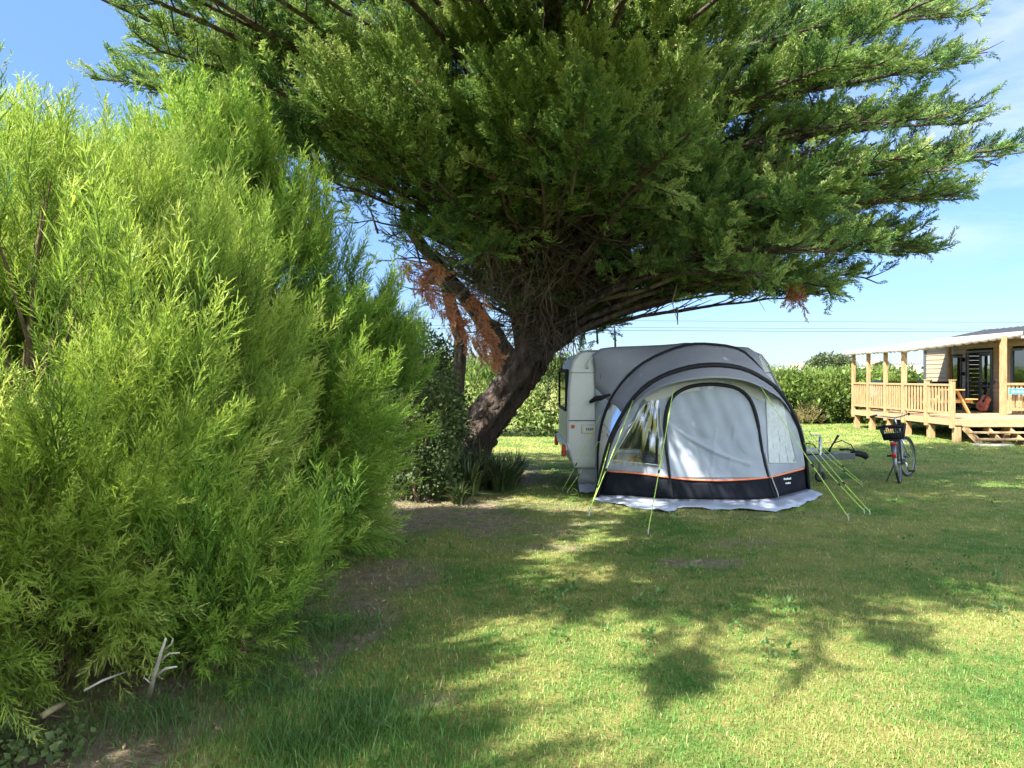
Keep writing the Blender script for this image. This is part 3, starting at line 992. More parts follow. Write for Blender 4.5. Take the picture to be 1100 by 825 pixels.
def make_materials():
    M['stem'] = mat('shrub_stem', (.13, .085, .055), .9, 0, .4, 8, .4, 40)
    M['white_panel'] = mat('caravan_panel', (.44, .46, .45), .35, 0, .06, 3)
    M['caravan_grey'] = mat('caravan_grey', (.45, .47, .46), .4, 0, .08, 3)
    M['rubber'] = mat('black_rubber', (.018, .018, .02), .7, 0, .2, 20)
    M['black'] = mat('black_plastic', (.013, .014, .016), .6, 0, .2, 20, spec=.2)
    M['dark_glass'] = mat('dark_glass', (.02, .025, .028), .06, 0, .1, 4, spec=.8)
    M['red'] = mat('red_lens', (.30, .012, .014), .2, 0, .15, 30, spec=.7)
    M['amber'] = mat('beige_plastic', (.48, .40, .28), .45, 0, .1, 10)
    M['galv'] = mat('galvanised_steel', (.42, .44, .45), .42, .85, .2, 22, .1, 60)
    M['chrome'] = mat('bright_alloy', (.62, .64, .66), .22, .95, .1, 14)
    M['frame_paint'] = mat('grey_frame_paint', (.17, .19, .21), .3, .4, .1, 8)
    M['wood'] = mat('deck_timber', (.33, .215, .105), .7, 0, .42, 4, .25, 40, stretch=(9, 9, 1))
    M['wood_flat'] = mat('deck_board_timber', (.335, .225, .12), .72, 0, .25, 5, .25, 40, stretch=(1, 9, 9))
    M['orange_wood'] = mat('stained_table_timber', (.46, .25, .09), .55, 0, .25, 5, .2, 40, stretch=(9, 1, 9))
    M['cladding'] = mat('cream_cladding', (.34, .26, .17), .6, 0, .10, 4, .1, 50, stretch=(1, .4, 6))
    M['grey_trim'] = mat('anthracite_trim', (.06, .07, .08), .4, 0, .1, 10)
    M['grey_wall'] = mat('grey_board', (.24, .25, .25), .5, 0, .1, 8)
    M['cream_cloth'] = mat('canopy_cloth', (.37, .33, .265), .8, 0, .07, 5, .15, 80, trans=.18)
    M['roof_sheet'] = mat('roof_sheet', (.055, .058, .066), .5, .2, .12, 7)
    M['curtain'] = mat('net_curtain', (.62, .66, .66), .8, 0, .12, 14, trans=.3)
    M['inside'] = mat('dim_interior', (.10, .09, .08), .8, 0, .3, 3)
    M['teal'] = mat('teal_fabric', (.09, .22, .24), .8, 0, .15, 12)
    M['blue_sign'] = mat('blue_enamel', (.03, .36, .58), .4, 0, .06, 10)
    M['white_paint'] = mat('white_paint', (.78, .78, .76), .5, 0, .05, 8)
    M['fabric'] = mat('awning_grey_fabric', (.315, .355, .405), .75, 0, .06, 3, .12, 160, trans=.12)
    M['fabric_roof'] = mat('awning_roof_fabric', (.235, .245, .275), .7, 0, .08, 2.5, .12, 160, trans=.10)
    M['fabric_flap'] = mat('awning_mud_flap', (.28, .315, .385), .6, 0, .12, 5, .2, 30)
    M['fabric_pale'] = mat('awning_lining', (.50, .51, .46), .8, 0, .06, 4, trans=.25)
    M['black_fabric'] = mat('awning_black_band', (.010, .012, .017), .85, 0, .35, 4, .25, 30, spec=.12)
    M['orange'] = mat('orange_piping', (.72, .20, .09), .6, 0, .1, 20)
    M['clear'] = glassmat('clear_vinyl', (.80, .84, .87), .46, .14)
    M['pane'] = glassmat('window_glass', (.75, .82, .85), .45, .02)
    M['rope'] = mat('lime_rope', (.42, .62, .10), .6, 0, .15, 60)
    M['blue_plastic'] = mat('blue_basin', (.02, .08, .45), .35, 0, .1, 9)
    M['guitar_wood'] = mat('guitar_wood', (.40, .12, .08), .3, 0, .2, 9, stretch=(8, 1, 1))
    M['neck_wood'] = mat('guitar_neck', (.06, .035, .025), .4, 0, .2, 9)
    M['stone'] = mat('pale_stone', (.42, .38, .30), .9, 0, .25, 6, .4, 20)


# ------------------------------------------------------------------ hedges and undergrowth
def hedge(name, label, x0, x1, yfun, depth, H, n, seed, stops, temps, scale=1.0, cat='hedge'):
    r = np.random.default_rng(seed)
    x = r.uniform(x0, x1, n)
    lump = .5 + .5 * smooth_noise(x, x * 0, 2.6, seed)
    lump2 = .5 + .5 * smooth_noise(x, x * 0 + 3, .9, seed + 1)
    top = H * (.84 + .12 * lump + .10 * lump2)
    face = r.random(n)
    h = np.where(face < .6, r.random(n), .80 + .2 * r.random(n))
    z = h * top
    bulge = np.sqrt(np.clip(1 - ((h - .5) / .62)**2, 0, 1))
    y = yfun(x) - depth / 2 * bulge * (1 + .25 * smooth_noise(x, z, 4, seed + 2))
    y = np.where(face < .6, y, yfun(x) + r.uniform(-.5, .5, n) * depth * .9)
    pos = np.stack([x, y, z], 1)
    d = np.stack([r.normal(0, .4, n), -np.where(face < .6, .8, .1) + r.normal(0, .3, n), .3 + 1.2 * h + r.normal(0, .25, n)], 1)
    patch = smooth_noise(x, z * 2, 2.2, seed + 3)
    tint = .30 + .16 * h**2 + .34 * patch + r.normal(0, .1, n)
    V, T, C = scatter(temps, pos, d, r.normal(0, 1, (n, 3)), r.uniform(.7, 1.3, n) * scale, tint)
    xm = (x0 + x1) / 2
    org = (xm, float(yfun(np.array([xm]))[0]), 0)
    t = thing(name, org, label, cat)
    trimesh('foliage', V, T, C, foliage('hedge_leaf_%d' % seed, stops, .35), t)
    return t


def make_vegetation():
    shr = [feather_plume(s) for s in range(40, 45)]
    shr_fine = [feather_plume(s, 22, 6, .5, .14, .0088) for s in range(50, 54)]
    yel = [(0, (.024, .052, .016)), (.3, (.092, .165, .030)), (.6, (.245, .355, .058)), (.85, (.41, .50, .105)), (1, (.54, .56, .22))]
    grn = [(0, (.022, .056, .016)), (.3, (.078, .165, .030)), (.6, (.19, .325, .048)), (.85, (.32, .44, .08)), (1, (.46, .50, .17))]
    make_shrub((-2.86, 4.45, 0), 1.42, 2.95, 230, 40, 'yellow green feathery shrub nearest the camera with bare stems at its foot', 61, yel, shr, .74)
    make_shrub((-2.72, 6.7, 0), 1.78, 4.0, 300, 40, 'tall fresh green feathery shrub behind the nearest one, beside the worn soil', 62, grn, shr_fine, .85, 1.0, True)
    make_shrub((-4.6, 6.3, 0), 1.7, 3.45, 160, 22, 'feathery shrub at the left edge behind the nearest yellow green one', 63, grn, shr_fine, 1.1)
    make_shrub((-1.75, 4.4, 0), .5, 1.05, 46, 18, 'low straggly feathery shrub sprawling over the soil by the long grass', 64, grn, shr_fine, .62)
    make_shrub((-2.95, 1.35, 0), 1.1, 3.5, 150, 18, 'feathery shrub at the near end of the row, beside the camera', 65, yel, shr, .9)
    far = [feather_plume(s, 9, 2, .5, .16, .016) for s in range(70, 74)]
    clump = [leaf_clump(s) for s in range(80, 84)]
    clump_far = [leaf_clump(s, 9, .15, .08, .18) for s in range(84, 88)]
    hs = [(0, (.018, .036, .012)), (.3, (.052, .095, .024)), (.6, (.13, .20, .040)), (.85, (.23, .30, .07)), (1, (.38, .39, .17))]
    hedge('hedge', 'long light green hedge running behind the awning and deck', 8.2, 15.0, lambda x: 28.2 + 0 * x, 2.4, 1.60, 4200, 91, hs, far + clump_far[:2], 1.15)
    hedge('hedge', 'far hedge beyond the end of the wooden cabin', 15.2, 32, lambda x: 30 + 0 * x, 2.4, 1.5, 2500, 92, hs, far + clump_far[:2], 1.3)
    hedge('hedge', 'sunlit yellow green hedge between the leaning trunk and the caravan', -9, 6.5, lambda x: 22.2 + 0 * x, 2.2, 2.0, 5600, 93, hs, far + clump_far[:1], 1.05)
    # dry brown bush at the foot of the hedge, right of the caravan
    t = thing('dry_bush', (10.7, 26.8, 0), 'low dry straw coloured bush at the foot of the hedge', 'shrub')
    n = 180
    o = nz(rng.normal(0, 1, (n, 3))) * np.array([.55, .4, .6]) * rng.random((n, 1))**.4
    o[:, 2] = np.abs(o[:, 2])
    V, T, C = scatter(far, o + np.array([10.7, 26.8, 0]), o + np.array([0, -.3, .5]), rng.normal(0, 1, (n, 3)), rng.uniform(.5, .9, n), .3 + rng.random(n) * .6)
    trimesh('foliage', V, T, C, foliage('dry_leaf', [(0, (.10, .085, .03)), (.5, (.24, .21, .09)), (1, (.45, .38, .2))], .3), t)
    # broad-leaved dark shrubs left of the trunk
    ds = [(0, (.018, .034, .014)), (.4, (.060, .095, .034)), (.7, (.13, .18, .06)), (1, (.27, .30, .15))]
    for (x, y, R, H, n, lab) in [(-1.62, 11.3, .85, 2.5, 1900, 'dark broad leaved shrub between the feathery shrubs and the leaning trunk'), (-1.35, 10.3, .55, 1.9, 1000, 'low dark broad leaved shrub in front of the taller one by the bare soil'), (-1.25, 12.2, .5, 1.5, 700, 'small broad leaved shrub tight against the foot of the trunk'),
                                 (-3.4, 11.6, .9, 2.3, 900, 'broad leaved shrub hidden far left behind the feathery shrubs')]:
        t = thing('broadleaf_shrub', (x, y, 0), lab, 'shrub')
        o = nz(rng.normal(0, 1, (n, 3))) * rng.random((n, 1))**.3
        lum = 1 + .22 * smooth_noise(o[:, 0] * 3, o[:, 2] * 3 + o[:, 1] * 2, 2.5, 5)[:, None]
        pos = o * np.array([R, R, H / 2]) * lum + np.array([x, y, H / 2])
        pos[:, 2] = np.maximum(pos[:, 2], .04)
        V, T, C = scatter(clump, pos, o + np.array([0, 0, .5]) + rng.normal(0, .4, (n, 3)), rng.normal(0, 1, (n, 3)), rng.uniform(.5, .95, n), .35 + rng.normal(0, .17, n))
        trimesh('foliage', V, T, C, foliage('broad_leaf', ds, .25, .5, .15), t)
        mb = MB()
        for k in range(18):
            a = rng.uniform(0, 6.28)
            e = Vector((x + R * .8 * math.cos(a) * rng.random(), y + R * .8 * math.sin(a) * rng.random(), H * rng.uniform(.6, .98)))
            mb.tube([(x + rng.normal(0, .1), y + rng.normal(0, .1), -.05), (x + (e.x - x) * .4, y + (e.y - y) * .4, e.z * .5), e], [.025, .018, .006], 5, False)
        obj('stems', mb, M['stem'], t, True, fix=False)
    # strap-leaved clumps around the foot of the trunk
    sm = foliage('strap_leaf', [(0, (.016, .032, .011)), (.5, (.045, .078, .024)), (1, (.20, .20, .09))], .25, .45, .3)
    where = ['left end of the row, beside the worn soil', 'in front of the trunk foot', 'right of the trunk foot, nearest the camera', 'right end of the row under the leaning trunk', 'behind, tight against the trunk', 'far left by the broad leaved shrub', 'small tuft in front, on the bare soil', 'tallest clump in the middle of the row', 'second from the left, half hidden by the tuft in front', 'right of the middle, leaning over the grass']
    for i, (px, py, s) in enumerate([(472, 537, .8), (505, 532, 1.0), (535, 527, 1.0), (552, 517, .9), (512, 516, 1.0), (450, 528, .8), (492, 541, .55), (522, 521, 1.1), (486, 526, 1.0), (545, 526, .9)]):
        c = G(px, py)
        mb = MB()
        V, T, C = [], [], []
        b = 0
        for k in range(150):
            a = rng.uniform(0, 6.28); lean = abs(rng.normal(.55, .3)); L = s * rng.uniform(.3, .72)
            d = np.array([math.cos(a), math.sin(a), 0]); x = np.array([-d[1], d[0], 0])
            p0 = np.array(c) + d * rng.random() * .14 * s
            for q in range(4):
                u = q / 3
                p = p0 + d * lean * L * u**1.6 + np.array([0, 0, L * (u - .45 * lean * u**2.4)])
                w = .013 * (1 - u**2) + .001
                V += [p - x * w, p + x * w]
                cc = rng.random() * .15 + (k % 7 == 0) * .5 + .3
                C += [cc, cc]
            for q in range(3):
                T += [(b + 2 * q, b + 2 * q + 1, b + 2 * q + 3), (b + 2 * q, b + 2 * q + 3, b + 2 * q + 2)]
            b += 8
        o = trimesh('strap_leaf_plant', np.array(V), np.array(T), np.array(C), sm, None, tuple(c))
        tag(o, 'dark strap leaved clump ' + where[i], 'plant', 'strap leaved clumps round the tree foot')
    # dead grey branch and sticks under the nearest shrub
    mb = MB()
    b = P(160, 745, 3.55)
    for pts, r in [([(160, 748), (166, 725), (172, 705), (178, 686)], .013), ([(166, 728), (178, 718), (190, 716)], .009), ([(170, 712), (182, 702), (193, 701)], .006), ([(174, 700), (184, 692), (186, 686)], .005), ([(163, 735), (155, 728)], .005), ([(168, 716), (173, 710)], .004)]:
        c = [P(x, y, 3.55 - .004 * (750 - y)) for x, y in pts]
        mb.tube(c, [r * (1 - .6 * i / (len(c) - 1)) for i in range(len(c))], 6)
    tag(obj('dead_branch', mb, mat('bleached_wood', (.42, .38, .33), .9, 0, .2, 30, .3, 60), None, True), 'bleached forked dead branch standing under the nearest shrub', 'branch')
    mb = MB().tube([P(90, 742, 3.5), P(110, 731, 3.55), P(134, 722, 3.7)], [.006, .006, .004], 6)
    tag(obj('stick', mb, mat('pale_stick', (.40, .36, .30), .9, 0, .2, 20), None, True), 'thin pale stick leaning out beneath the nearest shrub', 'stick')
    mb = MB().tube([P(44, 770, 3.5), P(54, 763, 3.55), P(68, 756, 3.65)], [.016, .017, .016], 8)
    tag(obj('log', mb, mat('cut_log', (.30, .25, .13), .9, 0, .3, 20, .3, 40), None, True), 'short cut log poking out of the soil at the left edge', 'log')
    # ivy at the lower left corner
    n = 160
    x = rng.uniform(-2.75, -1.95, n); y = rng.uniform(3.15, 3.5, n)
    pos = np.stack([x, y, rng.uniform(.0, .09, n)], 1)
    V, T, C = scatter([leaf_clump(s, 5, .045, .035, .04) for s in (90, 91)], pos, rng.normal(0, .5, (n, 3)) + np.array([0, -.4, .8]), rng.normal(0, .4, (n, 3)) + np.array([0, -1, .3]), rng.uniform(.7, 1.2, n), .5 + rng.normal(0, .15, n))
    tag(trimesh('ivy', V, T, C, foliage('ivy_leaf', ds, .25, .5, .15)), 'low ivy ground cover in the near left corner', 'ground cover', kind='stuff')
    # long blades at the foot of the shrubs
    n = 2600
    c = np.array([(-1.35, 4.0), (-1.2, 4.9), (-.7, 3.55), (-1.0, 3.4), (-1.75, 3.6)])[rng.integers(0, 5, n)] + rng.normal(0, .16, (n, 2))
    t = TB(); t.kite((0, 0, 0), (0, 1, 0), (0, 0, 1), .17, .0055, 0, .25, .35)
    t2 = TB(); t2.kite((0, 0, 0), (0, 1, 0), (0, 0, 1), .11, .005, 0, .25, .35); t2.kite((0, .10, 0), (0, 1, .8), (0, -.4, 1), .07, .003, .2, .3, .3)
    pos = np.stack([c[:, 0], c[:, 1], gz(c[:, 0], c[:, 1])], 1)
    d = np.stack([rng.normal(0, .45, n), rng.normal(0, .45, n), np.ones(n)], 1)
    V, T, C = scatter([t.out(), t2.out()], pos, d, rng.normal(0, 1, (n, 3)), rng.uniform(.5, 1.15, n), .3 + rng.normal(0, .15, n))
    tag(trimesh('long_grass', V, T, C, foliage('long_grass_leaf', [(0, (.025, .07, .014)), (.5, (.06, .14, .03)), (1, (.20, .26, .10))], .35)), 'longer lush grass tufts along the shrub edge', 'grass', kind='stuff')


# ------------------------------------------------------------------ caravan
def make_caravan():
    t = thing('caravan', (2.6, 12.0, 0), 'pale grey touring caravan in tree shade behind the awning', 'caravan')
    prof = [(.93, .34), (.86, .52), (.815, .72), (.82, 1.0), (.84, 1.5), (.865, 1.80), (.91, 1.95), (.99, 2.05), (1.10, 2.09), (2.2, 2.11), (3.55, 2.09), (3.70, 2.03), (3.80, 1.9), (3.93, 1.62), (4.12, 1.25), (4.30, .95), (4.34, .75), (4.28, .5), (4.15, .36)]
    Y0, Y1 = 11.0, 13.0
    mb = MB().prism(prof, lambda a, b, d: (a, d, b), Y0, Y1)
    body = obj('body', mb, M['white_panel'], t, False, .035)
    # belt line and trim strips on the near side and rear
    mb = MB().box(.84, 4.25, Y0 - .012, Y0 - .002, 1.045, 1.06)
    mb.box(.85, 4.2, Y0 - .012, Y0 - .002, 1.76, 1.768)
    obj('belt_line', mb, M['grey_trim'], body)
    obj('lower_panel', MB().box(.90, 4.2, Y0 - .016, Y0 - .003, .42, .50), M['caravan_grey'], body)
    mb = MB().tube([(a - .004 if a < 2 else a + .004, Y0 - .004, b) for a, b in prof[1:17]], .012, 6)
    obj('edge_trim', mb, M['grey_wall'], body, True)
    # rear window on the end facing left
    w = obj('window', MB().box(.818, .838, 11.18, 12.75, 1.22, 1.78), M['dark_glass'], t, False, .01)
    mb = MB()
    for y0, y1, z0, z1 in ((11.14, 11.18, 1.18, 1.82), (12.75, 12.79, 1.18, 1.82), (11.18, 12.75, 1.78, 1.82), (11.18, 12.75, 1.18, 1.22)):
        mb.box(.80, .842, y0, y1, z0, z1)
    obj('frame', mb, M['black'], w)
    # rear bumper with lamps
    bu = obj('bumper', MB().box(.77, .90, 10.99, 13.0, .60, .72), M['white_panel'], t, False, .025)
    for y0, y1 in ((10.97, 11.22), (12.78, 13.02)):
        l = obj('tail_light', MB().box(.742, .80, y0, y1, .52, .70), M['red'], t, False, .015)
        obj('lens', MB().box(.738, .744, y0 + .03, y1 - .12, .54, .60), M['amber'], l)
    # round reflector, service hatch, roof vent grille and handle on the near side
    mb = MB().tube([(.905, Y0 - .002, .965), (.905, Y0 - .02, .965)], .03, 14)
    obj('reflector', mb, M['red'], t)
    h = obj('service_hatch', MB().box(1.03, 1.26, Y0 - .02, Y0 - .001, .855, .995), M['amber'], t, False, .012)
    obj('hatch_lid', MB().box(1.06, 1.24, Y0 - .028, Y0 - .019, .875, .98), M['caravan_grey'], h, False, .008)
    mb = MB()
    for k, (x0, x1) in enumerate(((1.10, 1.118), (1.128, 1.146), (1.156, 1.18), (1.19, 1.21))):
        mb.box(x0, x1, Y0 - .031, Y0 - .0275, .905, .945)
    obj('marking', mb, M['grey_trim'], h)
    mb = MB().tube([(1.12, Y0 - .01, 1.83), (1.12, Y0 - .05, 1.86), (1.14, Y0 - .05, 1.93), (1.19, Y0 - .05, 1.98), (1.24, Y0 - .01, 1.99)], .016, 8)
    obj('grab_handle', mb, M['caravan_grey'], t, True)
    r = obj('side_lamp', MB().box(1.235, 1.275, Y0 - .03, Y0 - .004, .375, .415), M['red'], t, False, .006)
    # wheels, axle and corner steadies
    for y in (11.12, 12.88):
        mb = MB().ring((2.5, y, .31), (0, 1, 0), .22, .09, 28, 10)
        wh = obj('wheel', mb, M['rubber'], t, True)
        mb = MB().tube([(2.5, y - .06, .31), (2.5, y + .06, .31)], .17, 20)
        obj('rim', mb, M['galv'], wh)
    obj('chassis', MB().box(1.0, 4.3, 11.25, 11.32, .28, .36).box(1.0, 4.3, 12.68, 12.75, .28, .36).box(2.45, 2.55, 11.2, 12.8, .28, .34), M['galv'], t)
    for x, y in ((1.15, 11.2), (1.15, 12.8), (4.0, 11.2), (4.0, 12.8)):
        obj('corner_steady', MB().bar((x, y, .30), (x + .14, y, .02), .05, .03).box(x + .09, x + .21, y - .06, y + .06, .0, .02), M['galv'], t)
    # grey wheel skirt hanging to the ground
    rows = []
    for i in range(2):
        rows.append([(x, Y0 - .004 + .02 * math.sin(x * 19) * i, .34 - i * .335) for x in np.linspace(.98, 4.1, 50)])
    obj('skirt', MB().grid(rows), M['grey_wall'], t, True, 0, .006)
    mb = MB().box(.98, 1.16, 10.78, 10.98, .004, .07)
    # draw bar with hitch
    hz = .42
    bar = MB().bar((4.25, 11.35, hz), (5.35, 12.0, hz), .06, .09).bar((4.25, 12.65, hz), (5.35, 12.0, hz), .06, .09).box(5.2, 5.55, 11.95, 12.05, hz - .05, hz + .05)
    db = obj('drawbar', bar, M['grey_trim'], t, False, .008)
    mb = MB().tube([(5.5, 12, hz + .03), (5.62, 12, hz + .04), (5.72, 12, hz + .01), (5.76, 12, hz - .03)], [.04, .05, .055, .04], 10)
    mb.tube([(5.56, 12, hz + .08), (5.45, 12, hz + .11), (5.32, 12, hz + .10)], .018, 8)
    obj('hitch', mb, M['black'], db, True)
    mb = MB().tube([(5.0, 12, .05), (5.0, 12, .72)], .025, 10).tube([(5.0, 12, .72), (5.0, 12, .76), (4.85, 12, .76), (4.83, 12, .82)], .012, 8)
    obj('jockey_post', mb, M['galv'], db, True)
    mb = MB().ring((5.0, 12, .09), (0, 1, 0), .06, .03, 18, 8)
    obj('jockey_wheel', mb, M['rubber'], db, True)
    mb = MB().tube([(5.12, 12, hz + .05), (5.2, 12, hz + .18), (5.29, 11.98, hz + .34)], [.015, .015, .022], 8)
    obj('brake_lever', mb, M['black'], db, True)
    mb = MB().tube([(5.15, 12.0, hz + .05), (5.2, 12, hz + .2), (5.35, 12, hz + .25), (5.5, 12, hz + .18), (5.58, 12, hz + .06)], .009, 6).tube([(4.6, 11.8, hz + .06), (4.7, 11.8, hz + .22), (4.85, 11.9, hz + .2), (4.95, 11.95, hz + .06)], .01, 6)
    obj('cable', mb, M['black'], db, True)
    mb = MB().box(4.5, 4.9, 11.85, 12.15, hz + .05, hz + .13)
    obj('gas_locker', mb, M['grey_wall'], db, True)


# ------------------------------------------------------------------ awning
def curve(pts, n):
    """resample a polyline (Vectors) smoothly by arc length"""
    p = [Vector(q) for q in pts]
    dense = []
    for i in range(len(p) - 1):
        a, b, c, d = p[max(i - 1, 0)], p[i], p[i + 1], p[min(i + 2, len(p) - 1)]
        for k in range(12):
            u = k / 12
            dense.append(.5 * ((2 * b) + (c - a) * u + (2 * a - 5 * b + 4 * c - d) * u * u + (3 * b - a - 3 * c + d) * u**3))
    dense.append(p[-1])
    s = [0]
    for i in range(1, len(dense)): s.append(s[-1] + (dense[i] - dense[i - 1]).length)
    out = []
    for k in range(n):
        x = s[-1] * k / (n - 1)
        out.append(Vector([np.interp(x, s, [q[j] for q in dense]) for j in range(3)]))
    return out


def make_awning():
    t = thing('awning', (2.7, 10.6, 0), 'grey inflatable drive away awning with black band and zipped front door', 'awning')
    n = 41
    back = curve([(1.24, 10.97, .02), (1.24, 10.97, .6), (1.235, 10.97, 1.3), (1.22, 10.96, 1.85), (1.24, 10.9, 2.10), (1.9, 10.95, 2.16), (2.7, 10.97, 2.17), (3.3, 10.95, 2.15), (3.60, 10.95, 2.10), (3.66, 10.98, 1.85), (3.95, 11, 1.2), (4.25, 11, .6), (4.38, 11, .02)], n)
    a1 = curve([P(643, 528, 10.85), P(642, 500, 10.8), P(643, 473, 10.75), P(649, 445, 10.7), P(661, 421, 10.65), P(680, 399, 10.6), P(704, 383, 10.55), P(738, 371, 10.5), P(770, 371, 10.5), P(794, 376, 10.55), P(810, 389, 10.68), P(826, 409, 10.8), P(842, 435, 10.85), P(857, 470, 10.92), P(865, 505, 10.96), (4.38, 10.97, .02)], n)
    a2p = [P(640, 536, 10.35), P(646, 508, 10.3), P(655, 475, 10.25), P(668, 448, 10.2), P(685, 424, 10.15), P(706, 408, 10.1), P(735, 397, 10.05), P(765, 393, 10.02), P(795, 396.5, 10.05), P(818, 407, 10.1), P(836, 421, 10.15), P(852, 447, 10.35), P(861, 472, 10.6), P(866, 500, 10.85), (4.385, 10.93, .02)]
    a2 = curve(a2p, n)

    def loft(A, B, k, puff=0.0, axis=Vector((0, 0, 1)), amp=.006, seed=0):
        rows = []
        for i in range(k + 1):
            u = i / k
            r = []
            for j in range(len(A)):
                p = A[j].lerp(B[j], u) + axis * puff * math.sin(PI * u)
                w = amp * math.sin(PI * u) * (math.sin(j * .9 + 3 * u + seed) + .7 * math.sin(j * 2.1 - 5 * u + seed * 2) + .5 * math.sin(j * .37 + 9 * u))
                r.append(p + Vector((.3, -.5, .8)) * w)
            rows.append(r)
        return rows
    # roof stretches: caravan rail -> rear beam -> front beam; the lower left bays carry clear windows
    R1 = loft(back, a1, 8, .015, amp=.013, seed=1)
    R2 = loft(a1, a2, 8, .02, amp=.013, seed=2)
    lo = 9                               # columns below this index are side wall
    obj('roof', MB().grid([r[lo:] for r in R1]).grid([r[lo:] for r in R2]), M['fabric_roof'], t, True, 0, .004, fix=False)
    side = obj('side_wall', MB().grid([r[:lo + 1] for r in R1]), M['fabric'], t, True, 0, .004, fix=False)
    obj('window', MB().grid([r[2:lo + 1] for r in R2]), M['clear'], side, True, fix=False)
    obj('wall_band', MB().grid([r[:3] for r in R2]), M['black_fabric'], side, True, 0, .004, fix=False)
    obj('beam', MB().tube([p + Vector((0, -.012, .012)) for p in a1], .017, 8), M['black'], t, True)
    obj('beam', MB().tube([p + Vector((0, -.02, .01)) for p in a2], [.038 - .016 * max(0, (k - n * .55) / (n * .45)) for k in range(n)], 10), M['black'], t, True)
    # visor hanging forward from the front beam
    i0, i1 = 7, 32
    vis = [P(x, y, Y) for x, y, Y in ((677, 440, 10.0), (690, 426, 9.9), (706, 417, 9.85), (725, 411, 9.8), (750, 407, 9.78), (775, 406, 9.78), (800, 409, 9.8), (820, 417, 9.85), (838, 428, 9.98), (846, 437, 10.2))]
    vis = curve(vis, i1 - i0 + 1)
    obj('visor', MB().grid(loft(a2[i0:i1 + 1], vis, 6, .01, amp=.004)), M['fabric_roof'], t, True, 0, .004, fix=False)
    # front wall: from stripe line up to the beam
    Bot = curve([P(641, 533, 10.5), (1.6, 10.28, .03), (2.15, 10.02, .03), (2.8, 9.95, .03), (3.42, 10.0, .03), (3.95, 10.5, .03), (4.38, 10.95, .03)], n)
    strp = curve([P(651, 506, 10.45), P(682, 508, 10.22), P(710, 511.5, 10.03), P(740, 515, 9.97), P(778, 516, 9.95), P(822, 513, 10.0), P(845, 508, 10.45), P(864, 503, 10.88)], n)
    # top edge of the wall: the beam between its points at stripe height
    ks = [k for k in range(n) if a2[k].z > .34]
    NW = 181
    top = curve([a2[k] + Vector((0, .012, -.01)) for k in ks], NW)
    strw = curve(strp, NW)
    rows = []
    K = 90
    r = np.random.default_rng(5)
    for i in range(K + 1):
        u = i / K
        row = []
        for j in range(NW):
            p = strw[j].lerp(top[j], u)
            x, z = p.x, p.z
            w = .010 * math.sin(7 * (x * 1.1 + z * .8)) + .007 * math.sin(15 * (x * .5 - z) + 1.3) + .005 * math.sin(31 * (x + .4 * z))
            edge = math.sin(PI * min(1, max(0, j / (NW - 1))))**.5 * math.sin(PI * min(.5, u * .5 + .12))
            p = p + Vector((0, -.02 * math.sin(PI * u) + w * edge, 0))
            row.append(p)
        rows.append(row)
    wall = MB().grid(rows)
    bvh = BVHTree.FromPolygons([Vector(v) for v in wall.v], wall.f)
    low = MB().grid([[Bot[j].lerp(strp[j], i / 4) + Vector((0, .012 * math.sin(j * 1.3 + i) * (0 < i < 4), 0)) for j in range(n)] for i in range(5)])
    bvl = BVHTree.FromPolygons([Vector(v) for v in low.v], low.f)
    eye = Vector((0, 0, CAMZ))

    def on(px, py, off=.008, b=None):
        d = (P(px, py, 1) - eye).normalized()
        h = (b or bvh).ray_cast(eye, d)
        if h[0] is None: h = (b or bvh).find_nearest(P(px, py, 10.1))
        return Vector(h[0]) - d * off

    def patch(poly, off, b=None, rx=14, ry=10):
        """four-sided patch laid on the wall: poly = tl, tr, br, bl in photograph pixels"""
        tl, tr, br, bl = poly
        rows = []
        for i in range(ry + 1):
            v = i / ry
            rr = []
            for j in range(rx + 1):
                u = j / rx
                x = (tl[0] * (1 - u) + tr[0] * u) * (1 - v) + (bl[0] * (1 - u) + br[0] * u) * v
                y = (tl[1] * (1 - u) + tr[1] * u) * (1 - v) + (bl[1] * (1 - u) + br[1] * u) * v
                rr.append(on(x, y, off, b))
            rows.append(rr)
        return rows
    # cut the wall where the clear window is so that one looks into the awning
    wl = [(693, 434), (704, 432), (711, 500), (657, 494)]

    def inside(p, poly):
        q = eye + (Vector(p) - eye) / (p[1]) if p[1] else p
        px = 550 + p[0] / p[1] * F; py = 405 - (p[2] - CAMZ) / p[1] * F
        s = 0
        for k in range(4):
            (x0, y0), (x1, y1) = poly[k], poly[(k + 1) % 4]
            s += ((x1 - x0) * (py - y0) - (y1 - y0) * (px - x0)) > 0
        return s == 4
    wr = [(823, 428), (840, 430), (856, 497), (826, 497)]
    cut = MB()
    cut.v = wall.v
    cut.f = [f for f in wall.f if not (inside(sum((Vector(wall.v[k]) for k in f), Vector()) / 4, wl))]
    fw = obj('front_wall', cut, M['fabric'], t, True, 0, .003, fix=False)
    win = patch([(690, 430), (708, 430), (714, 503), (653, 498)], .012)
    for i, rr in enumerate(win):
        for j, p in enumerate(rr):
            p.y += .014 * math.sin(j * 2.0 + i * .55) + .010 * math.sin(j * 3.7 + i * .8)
    w1 = obj('window', MB().grid(win), M['clear'], fw, True, fix=False)
    w1['label'] = 'left clear window with creased film'
    win = patch(wr, .012, rx=10)
    for i, rr in enumerate(win):
        for j, p in enumerate(rr): p.y += .008 * math.sin(j * 2.3 + i * .5)
    w2 = obj('window', MB().grid(win), M['curtain'], fw, True, fix=False)
    w2['label'] = 'right window with pale blind'
